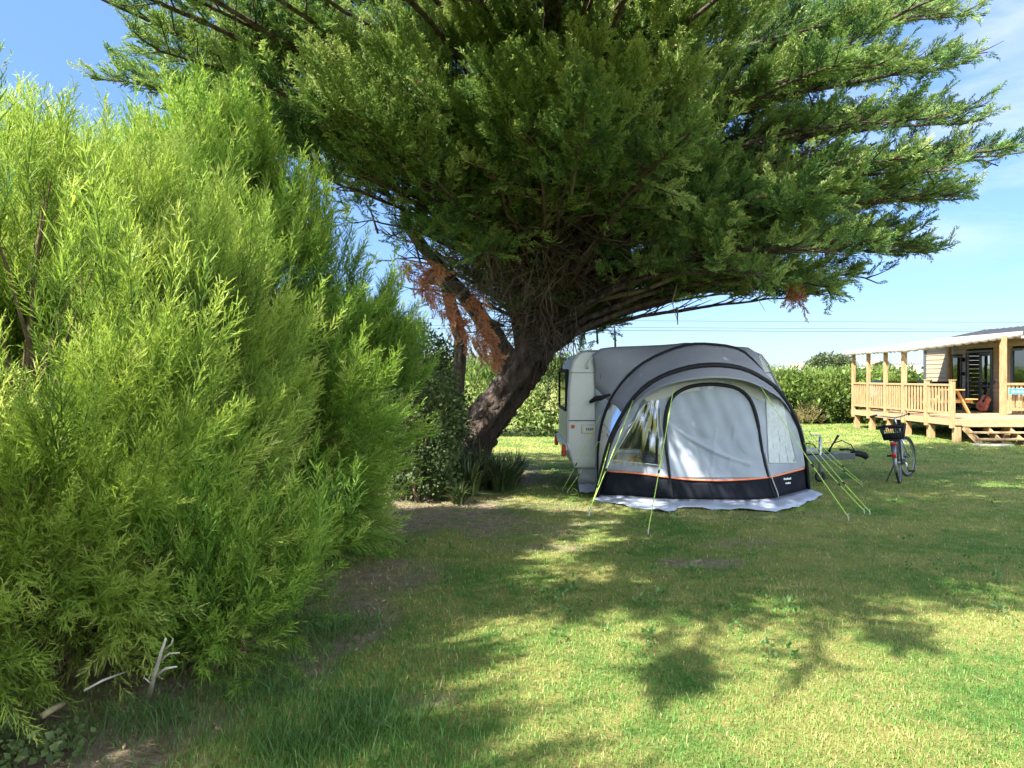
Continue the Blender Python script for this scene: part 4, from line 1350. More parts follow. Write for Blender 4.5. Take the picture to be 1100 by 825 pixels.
    for poly, w_ in ((wr, w2), (wl, w1)):
        mb = MB()
        ring = []
        for k in range(4):
            a, c = poly[k], poly[(k + 1) % 4]
            ring += [on(a[0] + (c[0] - a[0]) * u, a[1] + (c[1] - a[1]) * u, .016) for u in np.linspace(0, .9, 8)]
        obj('seam', mb.tube(ring + ring[:1], .006, 5), M['caravan_grey'], w_, True)
    lb = obj('lower_band', low, M['black_fabric'], t, True, 0, .004, fix=False)
    obj('piping', MB().tube([p + Vector((0, -.012, 0)) for p in strp], .013, 6), M['orange'], t, True)
    # pale strip of lining under the visor
    lin = [[on(x, y, .014) for x, y in ((692, 428), (712, 418), (735, 411), (765, 408), (795, 411), (815, 419), (833, 430))],
           [on(x, y, .014) for x, y in ((696, 433), (716, 427), (738, 421), (765, 418), (795, 421), (812, 428), (831, 436))]]
    obj('lining', MB().grid(lin), M['fabric_pale'], fw, True, fix=False)
    # door: an arched panel with black zip edge
    arch = [(724, 541), (721, 525), (718, 500), (715, 475), (714.5, 455), (717, 438), (724, 425), (738, 416.5), (757, 413), (776, 413.5), (793, 418), (804, 427), (811, 442), (816, 465), (820, 490), (826, 515), (834, 541)]

    def dpt(x, y, off):
        if y > 512:
            return on(x, y, off, bvl)
        return on(x, y, off)
    zc = curve([dpt(x, y, .018) for x, y in arch], 70)
    door = MB()
    rows = []
    for v in np.linspace(0, 1, 70):
        row = []
        y = 513.5 - v * (513.5 - 416)
        xl = np.interp(-y, [-513, -500, -475, -455, -438, -425, -416], [720, 718, 715, 714.5, 717, 724, 742])
        xr = np.interp(-y, [-513, -490, -465, -442, -427, -418], [826, 820, 816, 811, 804, 790])
        for u in np.linspace(0, 1, 90):
            p = on(xl + (xr - xl) * u, y, .010)
            f = math.sin(PI * u)**.5 * math.sin(PI * min(1, v * .97 + .02))**.5
            dd = (u - .12) + (v - .55) * 1.2                       # folds falling from the upper left to the lower right
            fold = math.exp(-((v - .62 + .50 * u + .08 * math.sin(u * 3)) / .022)**2) * (u < .85) * 1.3
            fold -= .6 * math.exp(-((v - .64 + .50 * u) / .05)**2)
            p.y -= f * .95 * (.024 * fold + .009 * math.sin(22 * (u * .8 + v * .45) + 2 * math.sin(5 * v)) + .012 * math.sin(9 * (u - .5 * v)) + .010 * math.exp(-((u - .42 - .22 * v) / .018)**2) * (v < .55) + .010 * math.exp(-((u - .58 - .3 * v) / .02)**2) * (v < .6))
            row.append(p)
        rows.append(row)
    door.grid(rows)
    d = obj('door_panel', door, M['fabric'], t, True, 0, .003, fix=False)
    obj('zipper', MB().tube(zc, [.026 if 12 < k < 52 else .019 for k in range(70)], 8), M['black'], d, True)
    zc2 = curve([dpt(x, y, .03) for x, y in ((822, 486), (828, 510), (836, 532), (841, 545))], 12)
    obj('zip_tape', MB().tube(zc2, .008, 5), M['caravan_grey'], d, True)
    # mud flaps lying out on the grass
    out = curve([G(638, 538), G(668, 544), G(700, 549), G(722, 551), G(730, 547), G(770, 548), G(810, 549), G(838, 549.5), G(858, 545), G(884, 533)], n)
    fl = []
    for i in range(4):
        u = i / 3
        fl.append([Bot[j].lerp(out[j], u) + Vector((0, 0, .020 + (.013 * math.sin(j * 1.1 + i) + .008 * math.sin(j * 2.7 - 2 * i)) * u)) for j in range(n)])
    obj('mud_flap', MB().grid(fl), M['fabric_flap'], t, True, 0, .004, fix=False)
    mb = MB().grid([[(.98 + .2 * u, 10.72 + .1 * v, .03 + .05 * v + .012 * math.sin(9 * u + 4 * v)) for u in np.linspace(0, 1.4, 8)] for v in np.linspace(0, 2, 6)])
    obj('mud_flap', mb, M['fabric_flap'], t, True, 0, .004, fix=False)
    # rolled strap by the caravan rail
    mb = MB().tube([P(634, 432, 10.9), P(640, 428, 10.85), P(648, 427, 10.8), P(656, 424, 10.7)], [.025, .04, .035, .02], 8)
    obj('rolled_blind', mb, M['black'], t, True)
    # small white lettering on the band, two lines
    mb = MB()
    def glyphs(x0, x1, y, h, k):
        for q in range(k):
            a = x0 + (x1 - x0) * q / k
            b = a + (x1 - x0) / k * .72
            hh = h * (1.0 if q % 3 else 1.35)
            yy = y - q * .09
            c = [on(a, yy, .012, bvl), on(b, yy, .012, bvl), on(b, yy - hh, .012, bvl), on(a, yy - hh, .012, bvl)]
            mb.add(c, [(0, 1, 2, 3)])
    glyphs(842, 850, 515.6, 1.7, 7)
    obj('lettering', mb, M['white_paint'], lb, fix=False)
    mb = MB()
    glyphs(844, 849.5, 520, 1.5, 6)
    obj('lettering', mb, M['white_paint'], lb, fix=False)
    # guy ropes, each with a runner and a steel peg
    ropes = [((724, 414, 9.86), G(696, 574), 1), ((680, 430, 10.05), G(632, 553), 1), ((655, 476, 10.2), G(633, 553.5), 1), ((645, 446, 10.68), G(604, 529), 0), ((643, 474, 10.72), G(609, 531), 0),
             ((815, 412, 9.9), G(912, 559), 1), ((862, 474, 10.62), G(929, 552), 1), ((866, 470, 10.8), G(935, 553), 1), ((871, 474, 10.95), G(927, 524), 0), ((868, 463, 10.9), G(926, 521), 0)]
    for (px, py, Y), g, thick in ropes:
        a = P(px, py, Y)
        g = Vector(g)
        pts = [a.lerp(g + Vector((0, 0, .03)), u) - Vector((0, 0, .025 * math.sin(PI * u))) for u in np.linspace(0, 1, 9)]
        ro = obj('guy_rope', MB().tube(pts, .0055 if thick else .0045, 5), M['rope'], t, True)
        dv = (pts[-1] - pts[-3]).normalized()
        q = pts[5]
        obj('runner', MB().bar(q - dv * .02, q + dv * .03, .02, .012), M['black'], ro)
        obj('peg', MB().tube([g + Vector((0, 0, -.08)) + dv * .03, g + Vector((0, 0, .045)) - dv * .03, g + Vector((.02, -.01, .05)) - dv * .04], .006, 6), M['galv'], ro)
    # loose tail of a rope by the left peg
    g = G(612, 531)
    mb = MB().tube([g + Vector((.0, 0, .02)), g + Vector((.05, -.06, .10)), g + Vector((.11, -.1, .06)), g + Vector((.07, -.16, .02)), g + Vector((-.02, -.1, .01))], .004, 5)
    obj('guy_rope', mb, M['rope'], t, True)
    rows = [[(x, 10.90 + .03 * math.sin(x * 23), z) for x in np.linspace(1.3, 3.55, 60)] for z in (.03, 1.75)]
    obj('shade_sheet', MB().grid(rows), M['grey_trim'], t, True, fix=False)  # dark sheet added to stand in for the shade inside the awning
    # things inside, seen through the clear window: low table with basin, pot, cool box and bottle
    tb = thing('camping_table', (1.95, 10.65, 0), 'low folding table inside the awning behind the clear window', 'table')
    obj('tabletop', MB().box(1.5, 2.4, 10.42, 10.9, .40, .425), M['grey_wall'], tb, False, .006)
    for x in (1.54, 2.36):
        for y in (10.46, 10.86):
            obj('leg', MB().box(x - .012, x + .012, y - .012, y + .012, 0, .40), M['galv'], tb)

    def lathe(c, prof, n=20):
        mb = MB()
        mb.tube([Vector(c) + Vector((0, 0, z)) for z, r in prof], [r for z, r in prof], n)
        return mb
    b = thing('basin', (2.02, 10.55, .425), 'blue plastic washing up basin seen through the clear awning window', 'basin')
    obj('bowl', lathe((2.02, 10.55, .427), [(0, .13), (.02, .135), (.15, .165), (.155, .172), (.165, .172), (.165, .160), (.04, .125)]), M['blue_plastic'], b, True)
    obj('rim', MB().ring((2.02, 10.55, .592), (0, 0, 1), .168, .008, 28, 6), M['blue_plastic'], b, True)
    p = thing('pot', (1.77, 10.52, .425), 'black cooking pot left of the blue basin', 'pot')
    obj('pan', lathe((1.77, 10.52, .427), [(0, .085), (.01, .095), (.10, .10), (.105, .102)]), M['black'], p, True)
    obj('lid', lathe((1.77, 10.52, .533), [(0, .1), (.02, .06), (.03, .015), (.05, .015)]), M['black'], p, True)
    c = thing('cool_box', (1.68, 10.76, .425), 'white and grey cool box behind the black pot', 'cool box')
    obj('box', MB().box(1.52, 1.84, 10.67, 10.86, .427, .60), M['caravan_grey'], c, False, .012)
    obj('lid', MB().box(1.515, 1.845, 10.665, 10.865, .602, .65), M['white_paint'], c, False, .012)
    bo = thing('bottle', (1.87, 10.70, .425), 'amber bottle between the cool box and the blue basin', 'bottle')
    obj('glass', lathe((1.87, 10.70, .427), [(0, .03), (.12, .03), (.16, .014), (.2, .012)], 12), M['amber'], bo, True)
    obj('cap', lathe((1.87, 10.70, .628), [(0, .013), (.02, .013)], 10), M['orange'], bo, True)


# ------------------------------------------------------------------ bicycle
def make_bicycle():
    rp = G(967, 519.5)
    a0 = math.radians(57)
    t = thing('bicycle', (rp.x, rp.y, 0), 'grey city bicycle with black rear basket standing on the shaded grass', 'bicycle')
    Mx = Matrix.Translation((rp.x, rp.y, 0)) @ Matrix.Rotation(a0, 4, 'Z') @ Matrix.Rotation(math.radians(-6), 4, 'X')
    R = .335
    WB = 1.04
    st = Matrix.Translation((WB - .12, 0, 0)) @ Matrix.Rotation(math.radians(-17), 4, 'Z') @ Matrix.Translation((-(WB - .12), 0, 0))

    def put(name, mb, m, par=t, front=False, **k):
        if front: mb.xform(st)
        mb.xform(Mx)
        return obj(name, mb, m, par, True, **k)
    for cx, fr in ((0, False), (WB, True)):
        w = put('wheel', MB().ring((cx, 0, R), (0, 1, 0), R - .012, .019, 48, 8), M['rubber'], t, fr)
        mb = MB().ring((cx, 0, R), (0, 1, 0), R - .04, .010, 40, 6)
        mb.tube([(cx, -.04, R), (cx, .04, R)], .022, 12)
        for k in range(22):
            b = 2 * PI * k / 22
            mb.tube([(cx, .03 * (-1)**k, R), (cx + math.cos(b) * (R - .045), 0, R + math.sin(b) * (R - .045))], .0016, 3, False)
        put('rim', mb, M['frame_paint'], w, fr)
        mb = MB()
        rows = []
        lo, hi = (20, 200) if not fr else (10, 165)
        for i in range(22):
            b = math.radians(lo + (hi - lo) * i / 21)
            rows.append([(cx + math.cos(b) * (R + .018), y, R + math.sin(b) * (R + .018) - abs(y) * .3) for y in (-.026, 0, .026)])
        put('mudguard', mb.grid(rows), M['frame_paint'] if not fr else M['chrome'], t, fr, solid=.003)
    bb = (.46, 0, .28)
    hd0, hd1 = (.80, 0, .88), (.85, 0, .62)
    seat = (.30, 0, .80)
    mb = MB()
    mb.tube([hd0, hd1], .021, 10)
    mb.tube([hd1, (.72, 0, .45), (.58, 0, .33), bb], .024, 10)
    mb.tube([(.815, 0, .80), (.68, 0, .58), (.50, 0, .42), (.43, 0, .38)], .019, 10)
    mb.tube([bb, (.40, 0, .50), seat], .020, 10)
    for s in (-.055, .055):
        mb.tube([bb, (.2, s, .31), (0, s, R)], .011, 8)
        mb.tube([(.36, 0, .68), (.2, s, .52), (0, s, R)], .010, 8)
    put('frame', mb, M['frame_paint'])
    mb = MB()
    for s in (-.05, .05):
        mb.tube([(.845, s * .9, .64), (.88, s, .55), (.96, s, .42), (WB, s, R)], .012, 8)
    mb.tube([(.845, -.05, .64), (.845, .05, .64)], .014, 8)
    put('fork', mb, M['chrome'], t, True)
    mb = MB().tube([(.79, 0, .86), (.765, 0, 1.02)], .013, 8)
    mb.tube([(.60, -.30, 1.07), (.70, -.26, 1.08), (.765, -.12, 1.04), (.775, 0, 1.02), (.765, .12, 1.04), (.70, .26, 1.08), (.60, .30, 1.07)], .011, 8)
    hb = put('handlebar', mb, M['chrome'], t, True)
    for s in (-1, 1):
        put('grip', MB().tube([(.56, s * .312, 1.068), (.69, s * .265, 1.082)], .018, 10), M['black'], hb, True)
    sd = put('saddle', MB().prism([(-.15, -.09), (-.10, -.105), (.02, -.05), (.14, -.022), (.15, 0), (.14, .022), (.02, .05), (-.10, .105), (-.15, .09)], lambda a, b, d: (.27 + a, b, d), .875, .93), M['black'], bevel=.018)
    put('seat_post', MB().tube([seat, (.275, 0, .88)], .013, 8), M['chrome'], sd)
    rk = MB()
    for s in (-.06, .06):
        rk.tube([(-.24, s, .70), (.26, s, .70)], .006, 6)
        rk.tube([(0, s, R), (-.06, s, .70)], .006, 6)
        rk.tube([(0, s, R), (.12, s, .70)], .006, 6)
    for x in (-.24, -.1, .05, .2): rk.tube([(x, -.06, .70), (x, .06, .70)], .005, 6)
    put('rear_rack', rk, M['black'])
    # open black basket on the rack
    bk = MB()
    z0, z1 = .72, .93
    def lerp4(h): return (-.27 - .03 * h, .05 + .02 * h, .13 + .045 * h)
    for h in np.linspace(0, 1, 7):
        x0, x1, w = lerp4(h)
        z = z0 + (z1 - z0) * h
        rr = .007 if h in (0, 1) else .0035
        if h == 1: rr = .013
        bk.tube([(x0, -w, z), (x1, -w, z), (x1, w, z), (x0, w, z), (x0, -w, z)], rr, 5)
    for u in np.linspace(0, 1, 11):
        for s in (-1, 1):
            q0, q1 = lerp4(0), lerp4(1)
            bk.tube([(q0[0] + (q0[1] - q0[0]) * u, s * q0[2], z0), (q1[0] + (q1[1] - q1[0]) * u, s * q1[2], z1)], .005, 4)
            bk.tube([(q0[1] if s > 0 else q0[0], -q0[2] + 2 * q0[2] * u, z0), (q1[1] if s > 0 else q1[0], -q1[2] + 2 * q1[2] * u, z1)], .003, 4)
    for u in np.linspace(0, 1, 8):
        bk.tube([(-.27 + .32 * u, -.13, z0), (-.27 + .32 * u, .13, z0)], .004, 4)
    ba = put('basket', bk, M['black'])
    put('basket_lining', MB().box(-.25, .04, -.12, .12, z0 + .01, z0 + .09), M['black'], ba)
    put('rear_light', MB().box(-.265, -.235, -.05, .05, .63, .68), M['red'], bevel=.006)
    rf = put('reflector', MB().box(-.375, -.362, -.03, .03, .44, .53), M['red'], bevel=.004)
    # cranks, chainring, chain case, kickstand
    ck = MB().tube([(.46, -.075, .28), (.46, .075, .28)], .02, 10)
    ck.ring((.46, -.06, .28), (0, 1, 0), .085, .006, 28, 6)
    ck.tube([(.46, -.075, .28), (.56, -.085, .14)], .010, 8).tube([(.46, .075, .28), (.36, .085, .42)], .010, 8)
    cr = put('crank', ck, M['chrome'])
    put('pedal', MB().box(.52, .60, -.18, -.09, .125, .15), M['black'], cr)
    put('pedal', MB().box(.32, .40, .09, .18, .405, .43), M['black'], cr)
    put('chain_case', MB().bar((.0, -.062, .345), (.50, -.062, .30), .012, .09), M['black'], bevel=.01)
    put('kickstand', MB().tube([(.05, .06, .30), (-.06, .20, .02), (-.09, .22, .015)], .010, 8), M['black'])
    put('brake_cable', MB().tube([(.72, -.2, 1.06), (.86, -.1, 1.1), (.92, 0, .95), (.86, .02, .75)], .004, 5), M['black'], hb, True)


# ------------------------------------------------------------------ cabin with deck
XW = 15.0


def make_cabin():
    t = thing('mobile_home', (17, 21, 0), 'cream clapboard holiday cabin with grey doors behind a timber deck', 'cabin')
    Ya, Yb = 15.0, 26.8
    zb, zt = .45, 2.85
    wins = [(24.62, 25.3, .62, 2.42), (20.85, 22.2, 1.45, 2.55)]
    door = (23.02, 24.40, .62, 2.55)
    holes = wins + [door]
    mb = MB()
    bh = .155
    k = 0
    z = zb
    while z < zt - .01:
        z1 = min(z + bh, zt)
        segs = [(Ya, Yb)]
        for (a, b, c, d) in holes:
            if c < z + bh * .6 and d > z + bh * .4:
                ns = []
                for (s, e) in segs:
                    if b <= s or a >= e: ns.append((s, e))
                    else:
                        if a > s: ns.append((s, a))
                        if b < e: ns.append((b, e))
                segs = ns
        for (s, e) in segs:
            mb.add([(XW - .022, s, z), (XW - .022, e, z), (XW - .006, e, z1 - .008), (XW - .006, s, z1 - .008), (XW + .06, s, z), (XW + .06, e, z), (XW + .06, e, z1), (XW + .06, s, z1)],
                   [(0, 1, 2, 3), (7, 6, 5, 4), (0, 4, 5, 1), (3, 2, 6, 7), (0, 3, 7, 4), (1, 5, 6, 2)])
        z = z1
        k += 1
    w = obj('wall', mb, M['cladding'], t)
    w['label'] = 'cream clapboard wall facing the deck'
    e = MB()
    z = zb
    while z < zt - .01:
        z1 = min(z + bh, zt)
        e.box(XW + .07, 19, Yb, Yb + .05, z, z1 - .01)
        e.box(XW + .07, 19, Ya - .05, Ya, z, z1 - .01)
        z = z1
    obj('wall', e, M['cladding'], t)
    # back wall with a window through which daylight shows
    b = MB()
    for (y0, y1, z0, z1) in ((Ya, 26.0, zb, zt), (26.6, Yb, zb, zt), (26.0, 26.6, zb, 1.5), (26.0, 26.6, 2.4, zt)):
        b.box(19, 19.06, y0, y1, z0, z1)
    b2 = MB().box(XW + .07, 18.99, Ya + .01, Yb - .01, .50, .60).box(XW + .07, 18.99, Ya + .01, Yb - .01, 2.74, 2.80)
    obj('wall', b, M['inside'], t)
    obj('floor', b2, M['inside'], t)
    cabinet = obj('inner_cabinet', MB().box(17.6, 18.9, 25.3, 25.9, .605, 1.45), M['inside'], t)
    # corner trims
    obj('corner_trim', MB().box(XW - .05, XW + .08, Yb - .05, Yb + .08, zb, zt), M['grey_trim'], t)
    # tall side window and right window
    for (a, b_, c, d), lab in zip(wins, ('tall narrow window beside the door', 'right hand window with white curtain')):
        wd = MB()
        fw = .07
        wd.box(XW - .045, XW + .05, a + .002, a + fw, c + .002, d - .002).box(XW - .045, XW + .05, b_ - fw, b_ - .002, c + .002, d - .002)
        wd.box(XW - .043, XW + .048, a + fw, b_ - fw, d - fw, d - .002).box(XW - .043, XW + .048, a + fw, b_ - fw, c + .002, c + fw)
        o = obj('window', wd, M['grey_trim'], t)
        o['label'] = lab
        obj('pane', MB().box(XW - .005, XW + .005, a + fw, b_ - fw, c + fw, d - fw), M['pane'], o)
        rows = [[(XW + .09 + .02 * math.sin(y * 40), y, z) for y in np.linspace(a + .05, b_ - .05, 24)] for z in (c + .05, d - .05)]
        obj('curtain', MB().grid(rows), M['curtain'], o, True, fix=False)
    # double door: right leaf shut, left leaf ajar
    fr = MB()
    a, b_, c, d = door
    fr.box(XW - .05, XW + .05, a + .002, a + .06, c, d - .002).box(XW - .05, XW + .05, b_ - .06, b_ - .002, c, d - .002).box(XW - .048, XW + .048, a + .06, b_ - .06, d - .06, d - .002)
    obj('door_frame', fr, M['grey_trim'], t)

    def leaf(hy, direction):
        """door leaf from hinge (XW, hy) along direction, .63 m wide"""
        d2 = Vector((direction[0], direction[1], 0)).normalized()
        nrm = Vector((-d2.y, d2.x, 0))
        def q(u, v, s): return Vector((XW - .01, hy, 0)) + d2 * u + nrm * s + Vector((0, 0, v))
        W = .62
        mbl = MB()
        for (u0, u1, v0, v1) in ((0, .09, .63, 2.47), (W - .09, W, .63, 2.47), (.09, W - .09, 2.37, 2.47), (.09, W - .09, .63, .78), (.09, W - .09, 1.38, 1.45)):
            p = [q(u0, v0, -.02), q(u1, v0, -.02), q(u1, v1, -.02), q(u0, v1, -.02), q(u0, v0, .02), q(u1, v0, .02), q(u1, v1, .02), q(u0, v1, .02)]
            mbl.add(p, [(3, 2, 1, 0), (4, 5, 6, 7), (0, 1, 5, 4), (1, 2, 6, 5), (2, 3, 7, 6), (3, 0, 4, 7)])
        o = obj('door', mbl, M['grey_trim'], t)
        pg = MB()
        pg.add([q(.09, .78, 0), q(W - .09, .78, 0), q(W - .09, 1.38, 0), q(.09, 1.38, 0)], [(0, 1, 2, 3)])
        pg.add([q(.09, 1.45, 0), q(W - .09, 1.45, 0), q(W - .09, 2.37, 0), q(.09, 2.37, 0)], [(0, 1, 2, 3)])
        obj('pane', pg, M['pane'], o, fix=False)
        obj('handle', MB().tube([q(W - .05, 1.6, .02), q(W - .05, 1.6, .06), q(W - .14, 1.6, .07)], .012, 6).tube([q(W - .05, 1.6, -.02), q(W - .05, 1.6, -.06), q(W - .14, 1.6, -.07)], .012, 6), M['chrome'], o)
    leaf(door[0] + .065, (0, 1))
    leaf(door[1] - .065, (-.50, -.86))
    # wall lamp and socket
    obj('wall_lamp', MB().box(XW - .12, XW - .03, 24.46, 24.54, 2.2, 2.34), M['black'], t, False, .01)
    obj('wall_lamp', MB().box(XW - .12, XW - .03, 24.46, 24.54, 1.75, 1.87), M['black'], t, False, .01)
    obj('socket', MB().box(XW - .05, XW - .02, 22.6, 22.68, .85, .93), M['white_paint'], t, False, .006)
    # roof
    rf = MB().add([(XW - .15, Ya - .2, 2.85), (17, Ya - .2, 3.31), (19.2, Ya - .2, 2.85), (XW - .15, Yb + .15, 2.85), (17, Yb + .15, 3.31), (19.2, Yb + .15, 2.85),
                   (XW - .15, Ya - .2, 2.92), (17, Ya - .2, 3.38), (19.2, Ya - .2, 2.92), (XW - .15, Yb + .15, 2.92), (17, Yb + .15, 3.38), (19.2, Yb + .15, 2.92)],
                  [(0, 3, 4, 1), (1, 4, 5, 2), (6, 7, 10, 9), (7, 8, 11, 10), (0, 1, 7, 6), (1, 2, 8, 7), (3, 9, 10, 4), (4, 10, 11, 5), (0, 6, 9, 3), (2, 5, 11, 8)])
    for y in np.arange(Ya, Yb, .35):
        rf.bar((XW - .15, y, 2.935), (17, y, 3.395), .03, .03)
    r = obj('roof', rf, M['roof_sheet'], t)
    obj('antenna', MB().tube([(16.4, 26.3, 3.15), (16.4, 26.3, 3.6)], .012, 6).tube([(16.1, 26.3, 3.55), (16.8, 26.3, 3.55)], .008, 5).tube([(16.3, 26.1, 3.48), (16.3, 26.5, 3.48)], .008, 5), M['galv'], r)
    obj('gutter', MB().box(XW - .24, XW - .16, Ya - .2, Yb + .15, 2.82, 2.90), M['grey_wall'], r)
    # jacks and wheels under the floor
    u = MB()
    for y in (19.6, 22.2, 25.0):
        u.box(15.4, 15.6, y - .1, y + .1, 0, .45)
    obj('jack', u, M['black'], t)
    mb = MB().ring((15.6, 23.4, .3), (1, 0, 0), .2, .09, 24, 8)
    obj('wheel', mb, M['rubber'], t, True)

    # ---- deck
    dk = thing('timber_deck', (13.3, 22.2, 0), 'raised pine deck with picket railing in front of the cabin', 'deck')
    x0, y0, y1, zf = 11.6, 19.3, 25.15, .60
    fl = MB()
    y = y0
    while y < y1 - .02:
        fl.box(x0 - .05, 14.95, y, min(y + .14, y1), zf - .03, zf)
        y += .146
    obj('floor', fl, M['wood_flat'], dk)
    fs = MB().box(x0 - .075, x0 - .05, y0, y1, zf - .17, zf - .012).box(x0 - .05, 14.95, y0 - .03, y0 - .003, zf - .16, zf - .004)
    obj('fascia', fs, M['wood_flat'], dk)
    bm = MB()
    for yy in (y0 + .1, 21.0, 22.6, 24.0, y1 - .1):
        bm.box(x0, 14.9, yy - .03, yy + .03, zf - .2, zf - .035)
    obj('joist', bm, M['wood'], dk)
    ys = [24.95, 23.9, 22.8, 21.75, 20.55, 19.36]

    def canz(x): return 2.55 + (x - 11.35) / (14.75 - 11.35) * .45
    for i, yy in enumerate(ys):
        ztop = canz(11.6) - .02 if i < 4 else 1.60
        w = .05 if i < 4 else .055
        if i == 3: w = .062
        obj('post', MB().box(x0 - .13, x0 - .13 + 2 * w, yy - w, yy + w, .36, ztop), M['wood'], dk, False, .008)
        obj('leg', MB().box(x0 - .04, x0 + .12, yy - .08, yy + .08, -.03, zf - .205), M['wood'], dk, False, .01)
        if i >= 4:
            obj('post_cap', MB().box(x0 - .14, x0 - .0, yy - .075, yy + .075, 1.602, 1.63), M['wood'], dk, False, .01)
    for xx in (13.0, 14.5):
        obj('leg', MB().box(xx - .07, xx + .07, y0 + .1, y0 + .24, -.03, zf - .205), M['wood'], dk, False, .01)
    for i in range(len(ys) - 1):
        a, b = ys[i + 1] + .06, ys[i] - .06
        mb = MB().box(x0 - .11, x0 - .04, a, b, 1.46, 1.52).box(x0 - .10, x0 - .05, a, b, .72, .78)
        nn = 7
        for k in range(nn):
            yy = a + (b - a) * (k + .5) / nn
            mb.box(x0 - .09, x0 - .06, yy - .03, yy + .03, .78, 1.46)
        obj('railing', mb, M['wood'], dk, False, .004)
    # far end railing with a dark privacy screen
    mb = MB().box(x0, 14.85, y1 - .10, y1 - .04, 1.46, 1.52).box(x0, 14.85, y1 - .09, y1 - .05, .72, .78)
    for k in range(24):
        xx = x0 + .1 + k * .133
        mb.box(xx - .02, xx + .02, y1 - .085, y1 - .055, .78, 1.46)
    obj('railing', mb, M['wood'], dk)
    obj('screen', MB().box(12.25, 14.85, y1 - .13, y1 - .115, 1.30, 1.55), M['black'], dk)
    # right-hand gate post and short rail
    obj('post', MB().box(14.19, 14.33, 21.40, 21.54, zf, canz(14.25) - .03), M['wood'], dk, False, .008)
    obj('post', MB().box(14.75, 14.87, 25.0, 25.12, zf, 2.92), M['wood'], dk, False, .008)
    mb = MB().box(14.33, 14.93, 21.38, 21.46, 1.46, 1.53).box(14.33, 14.93, 21.40, 21.44, .72, .80)
    for k in range(5):
        xx = 14.40 + k * .115
        mb.box(xx - .035, xx + .035, 21.405, 21.435, .80, 1.46)
    obj('railing', mb, M['wood'], dk, False, .004)
    # beam under the canopy edge
    obj('beam', MB().box(x0 - .12, x0 - .03, 21.7, 25.1, canz(11.55) - .10, canz(11.55) - .02), M['wood'], dk)
    obj('beam', MB().bar((11.55, 21.52, canz(11.55) - .06), (14.7, 21.52, canz(14.7) - .06), .06, .08), M['wood'], dk)
    # canopy cloth with scalloped valance
    xs = np.linspace(11.32, 14.82, 50)
    rows = []
    for yy in np.linspace(21.45, 25.3, 12):
        rows.append([(x, yy, canz(x) + .025 - .03 * math.sin(PI * (yy - 21.45) / 3.85) * abs(math.sin(PI * (x - 11.32) / 1.17))) for x in xs])
    ca = obj('canopy', MB().grid(rows), M['cream_cloth'], dk, True, 0, .006, fix=False)
    va = MB()
    x2 = np.linspace(11.32, 14.82, 141)
    va.grid([[(x, 21.44 + .01 * math.sin(x * 9), canz(x) + .02) for x in x2], [(x, 21.43 + .015 * math.sin(x * 9), canz(x) - .12 - .035 * abs(math.sin(PI * (x - 11.32) / .25))) for x in x2]])
    y2 = np.linspace(21.44, 25.3, 141)
    va.grid([[(11.315, y, canz(11.32) + .02) for y in y2], [(11.30 + .01 * math.sin(y * 8), y, canz(11.32) - .10 - .03 * abs(math.sin(PI * (y - 21.44) / .25))) for y in y2]])
    obj('valance', va, M['cream_cloth'], ca, True, 0, .005, fix=False)
    # steps down to the lawn
    stp = MB()
    for z, yy in ((.45, 19.14), (.30, 18.88), (.15, 18.62)):
        stp.box(11.72, 14.0, yy - .14, yy + .12, z - .035, z)
    s = obj('steps', stp, M['wood_flat'], dk, False, .005)
    for xx in (11.76, 12.3, 12.85, 13.4, 13.94):
        g = MB()
        g.bar((xx, 19.25, .40), (xx, 18.55, .02), .045, .16)
        for z, yy in ((.45, 19.14), (.30, 18.88), (.15, 18.62)):
            g.box(xx - .022, xx + .022, yy - .10, yy + .1, max(0, z - .15), z - .037)
        obj('stringer', g, M['wood'], s)
    st = obj('stone_slab', MB().box(11.5, 12.4, 18.25, 18.5, -.02, .035), M['stone'], None, False, .01)
    tag(st, 'pale stone slab on the grass at the foot of the deck steps', 'slab')
    # blue sign on the short rail
    sg = thing('sign', (14.65, 21.3, 1.3), 'bright blue sign with white marks on the deck rail', 'sign')
    obj('board', MB().box(14.33, 14.88, 21.30, 21.325, 1.20, 1.36), M['blue_sign'], sg, False, .004)
    g = MB()
    g.tube([(14.43, 21.296, 1.28), (14.43, 21.292, 1.28)], .04, 14)
    for k in range(6):
        g.box(14.50 + k * .055, 14.54 + k * .055, 21.292, 21.297, 1.25, 1.31 if k % 2 else 1.29)
    obj('lettering', g, M['white_paint'], sg)
    # picnic table
    pt = thing('picnic_table', (13.1, 22.8, zf), 'orange stained wooden picnic table behind the deck railing', 'table')
    tx, ty0, ty1 = 13.1, 22.0, 23.6
    tp = MB()
    for k in range(5): tp.box(tx - .38 + k * .155, tx - .24 + k * .155, ty0, ty1, zf + .70, zf + .735)
    obj('tabletop', tp, M['orange_wood'], pt, False, .004)
    for sgn in (-1, 1):
        bn = MB()
        for k in range(2): bn.box(tx + sgn * .62 - .15 + k * .155, tx + sgn * .62 - .01 + k * .155, ty0, ty1, zf + .42, zf + .455)
        obj('bench', bn, M['orange_wood'], pt, False, .004)
        for yy in (ty0 + .2, ty1 - .2):
            obj('leg', MB().bar((tx + sgn * .25, yy, zf + .70), (tx + sgn * .62, yy, zf + .002), .045, .10, (0, 1, 0)), M['orange_wood'], pt)
    for yy in (ty0 + .26, ty1 - .26):
        obj('cross_beam', MB().box(tx - .76, tx + .76, yy - .02, yy + .02, zf + .32, zf + .42), M['orange_wood'], pt)
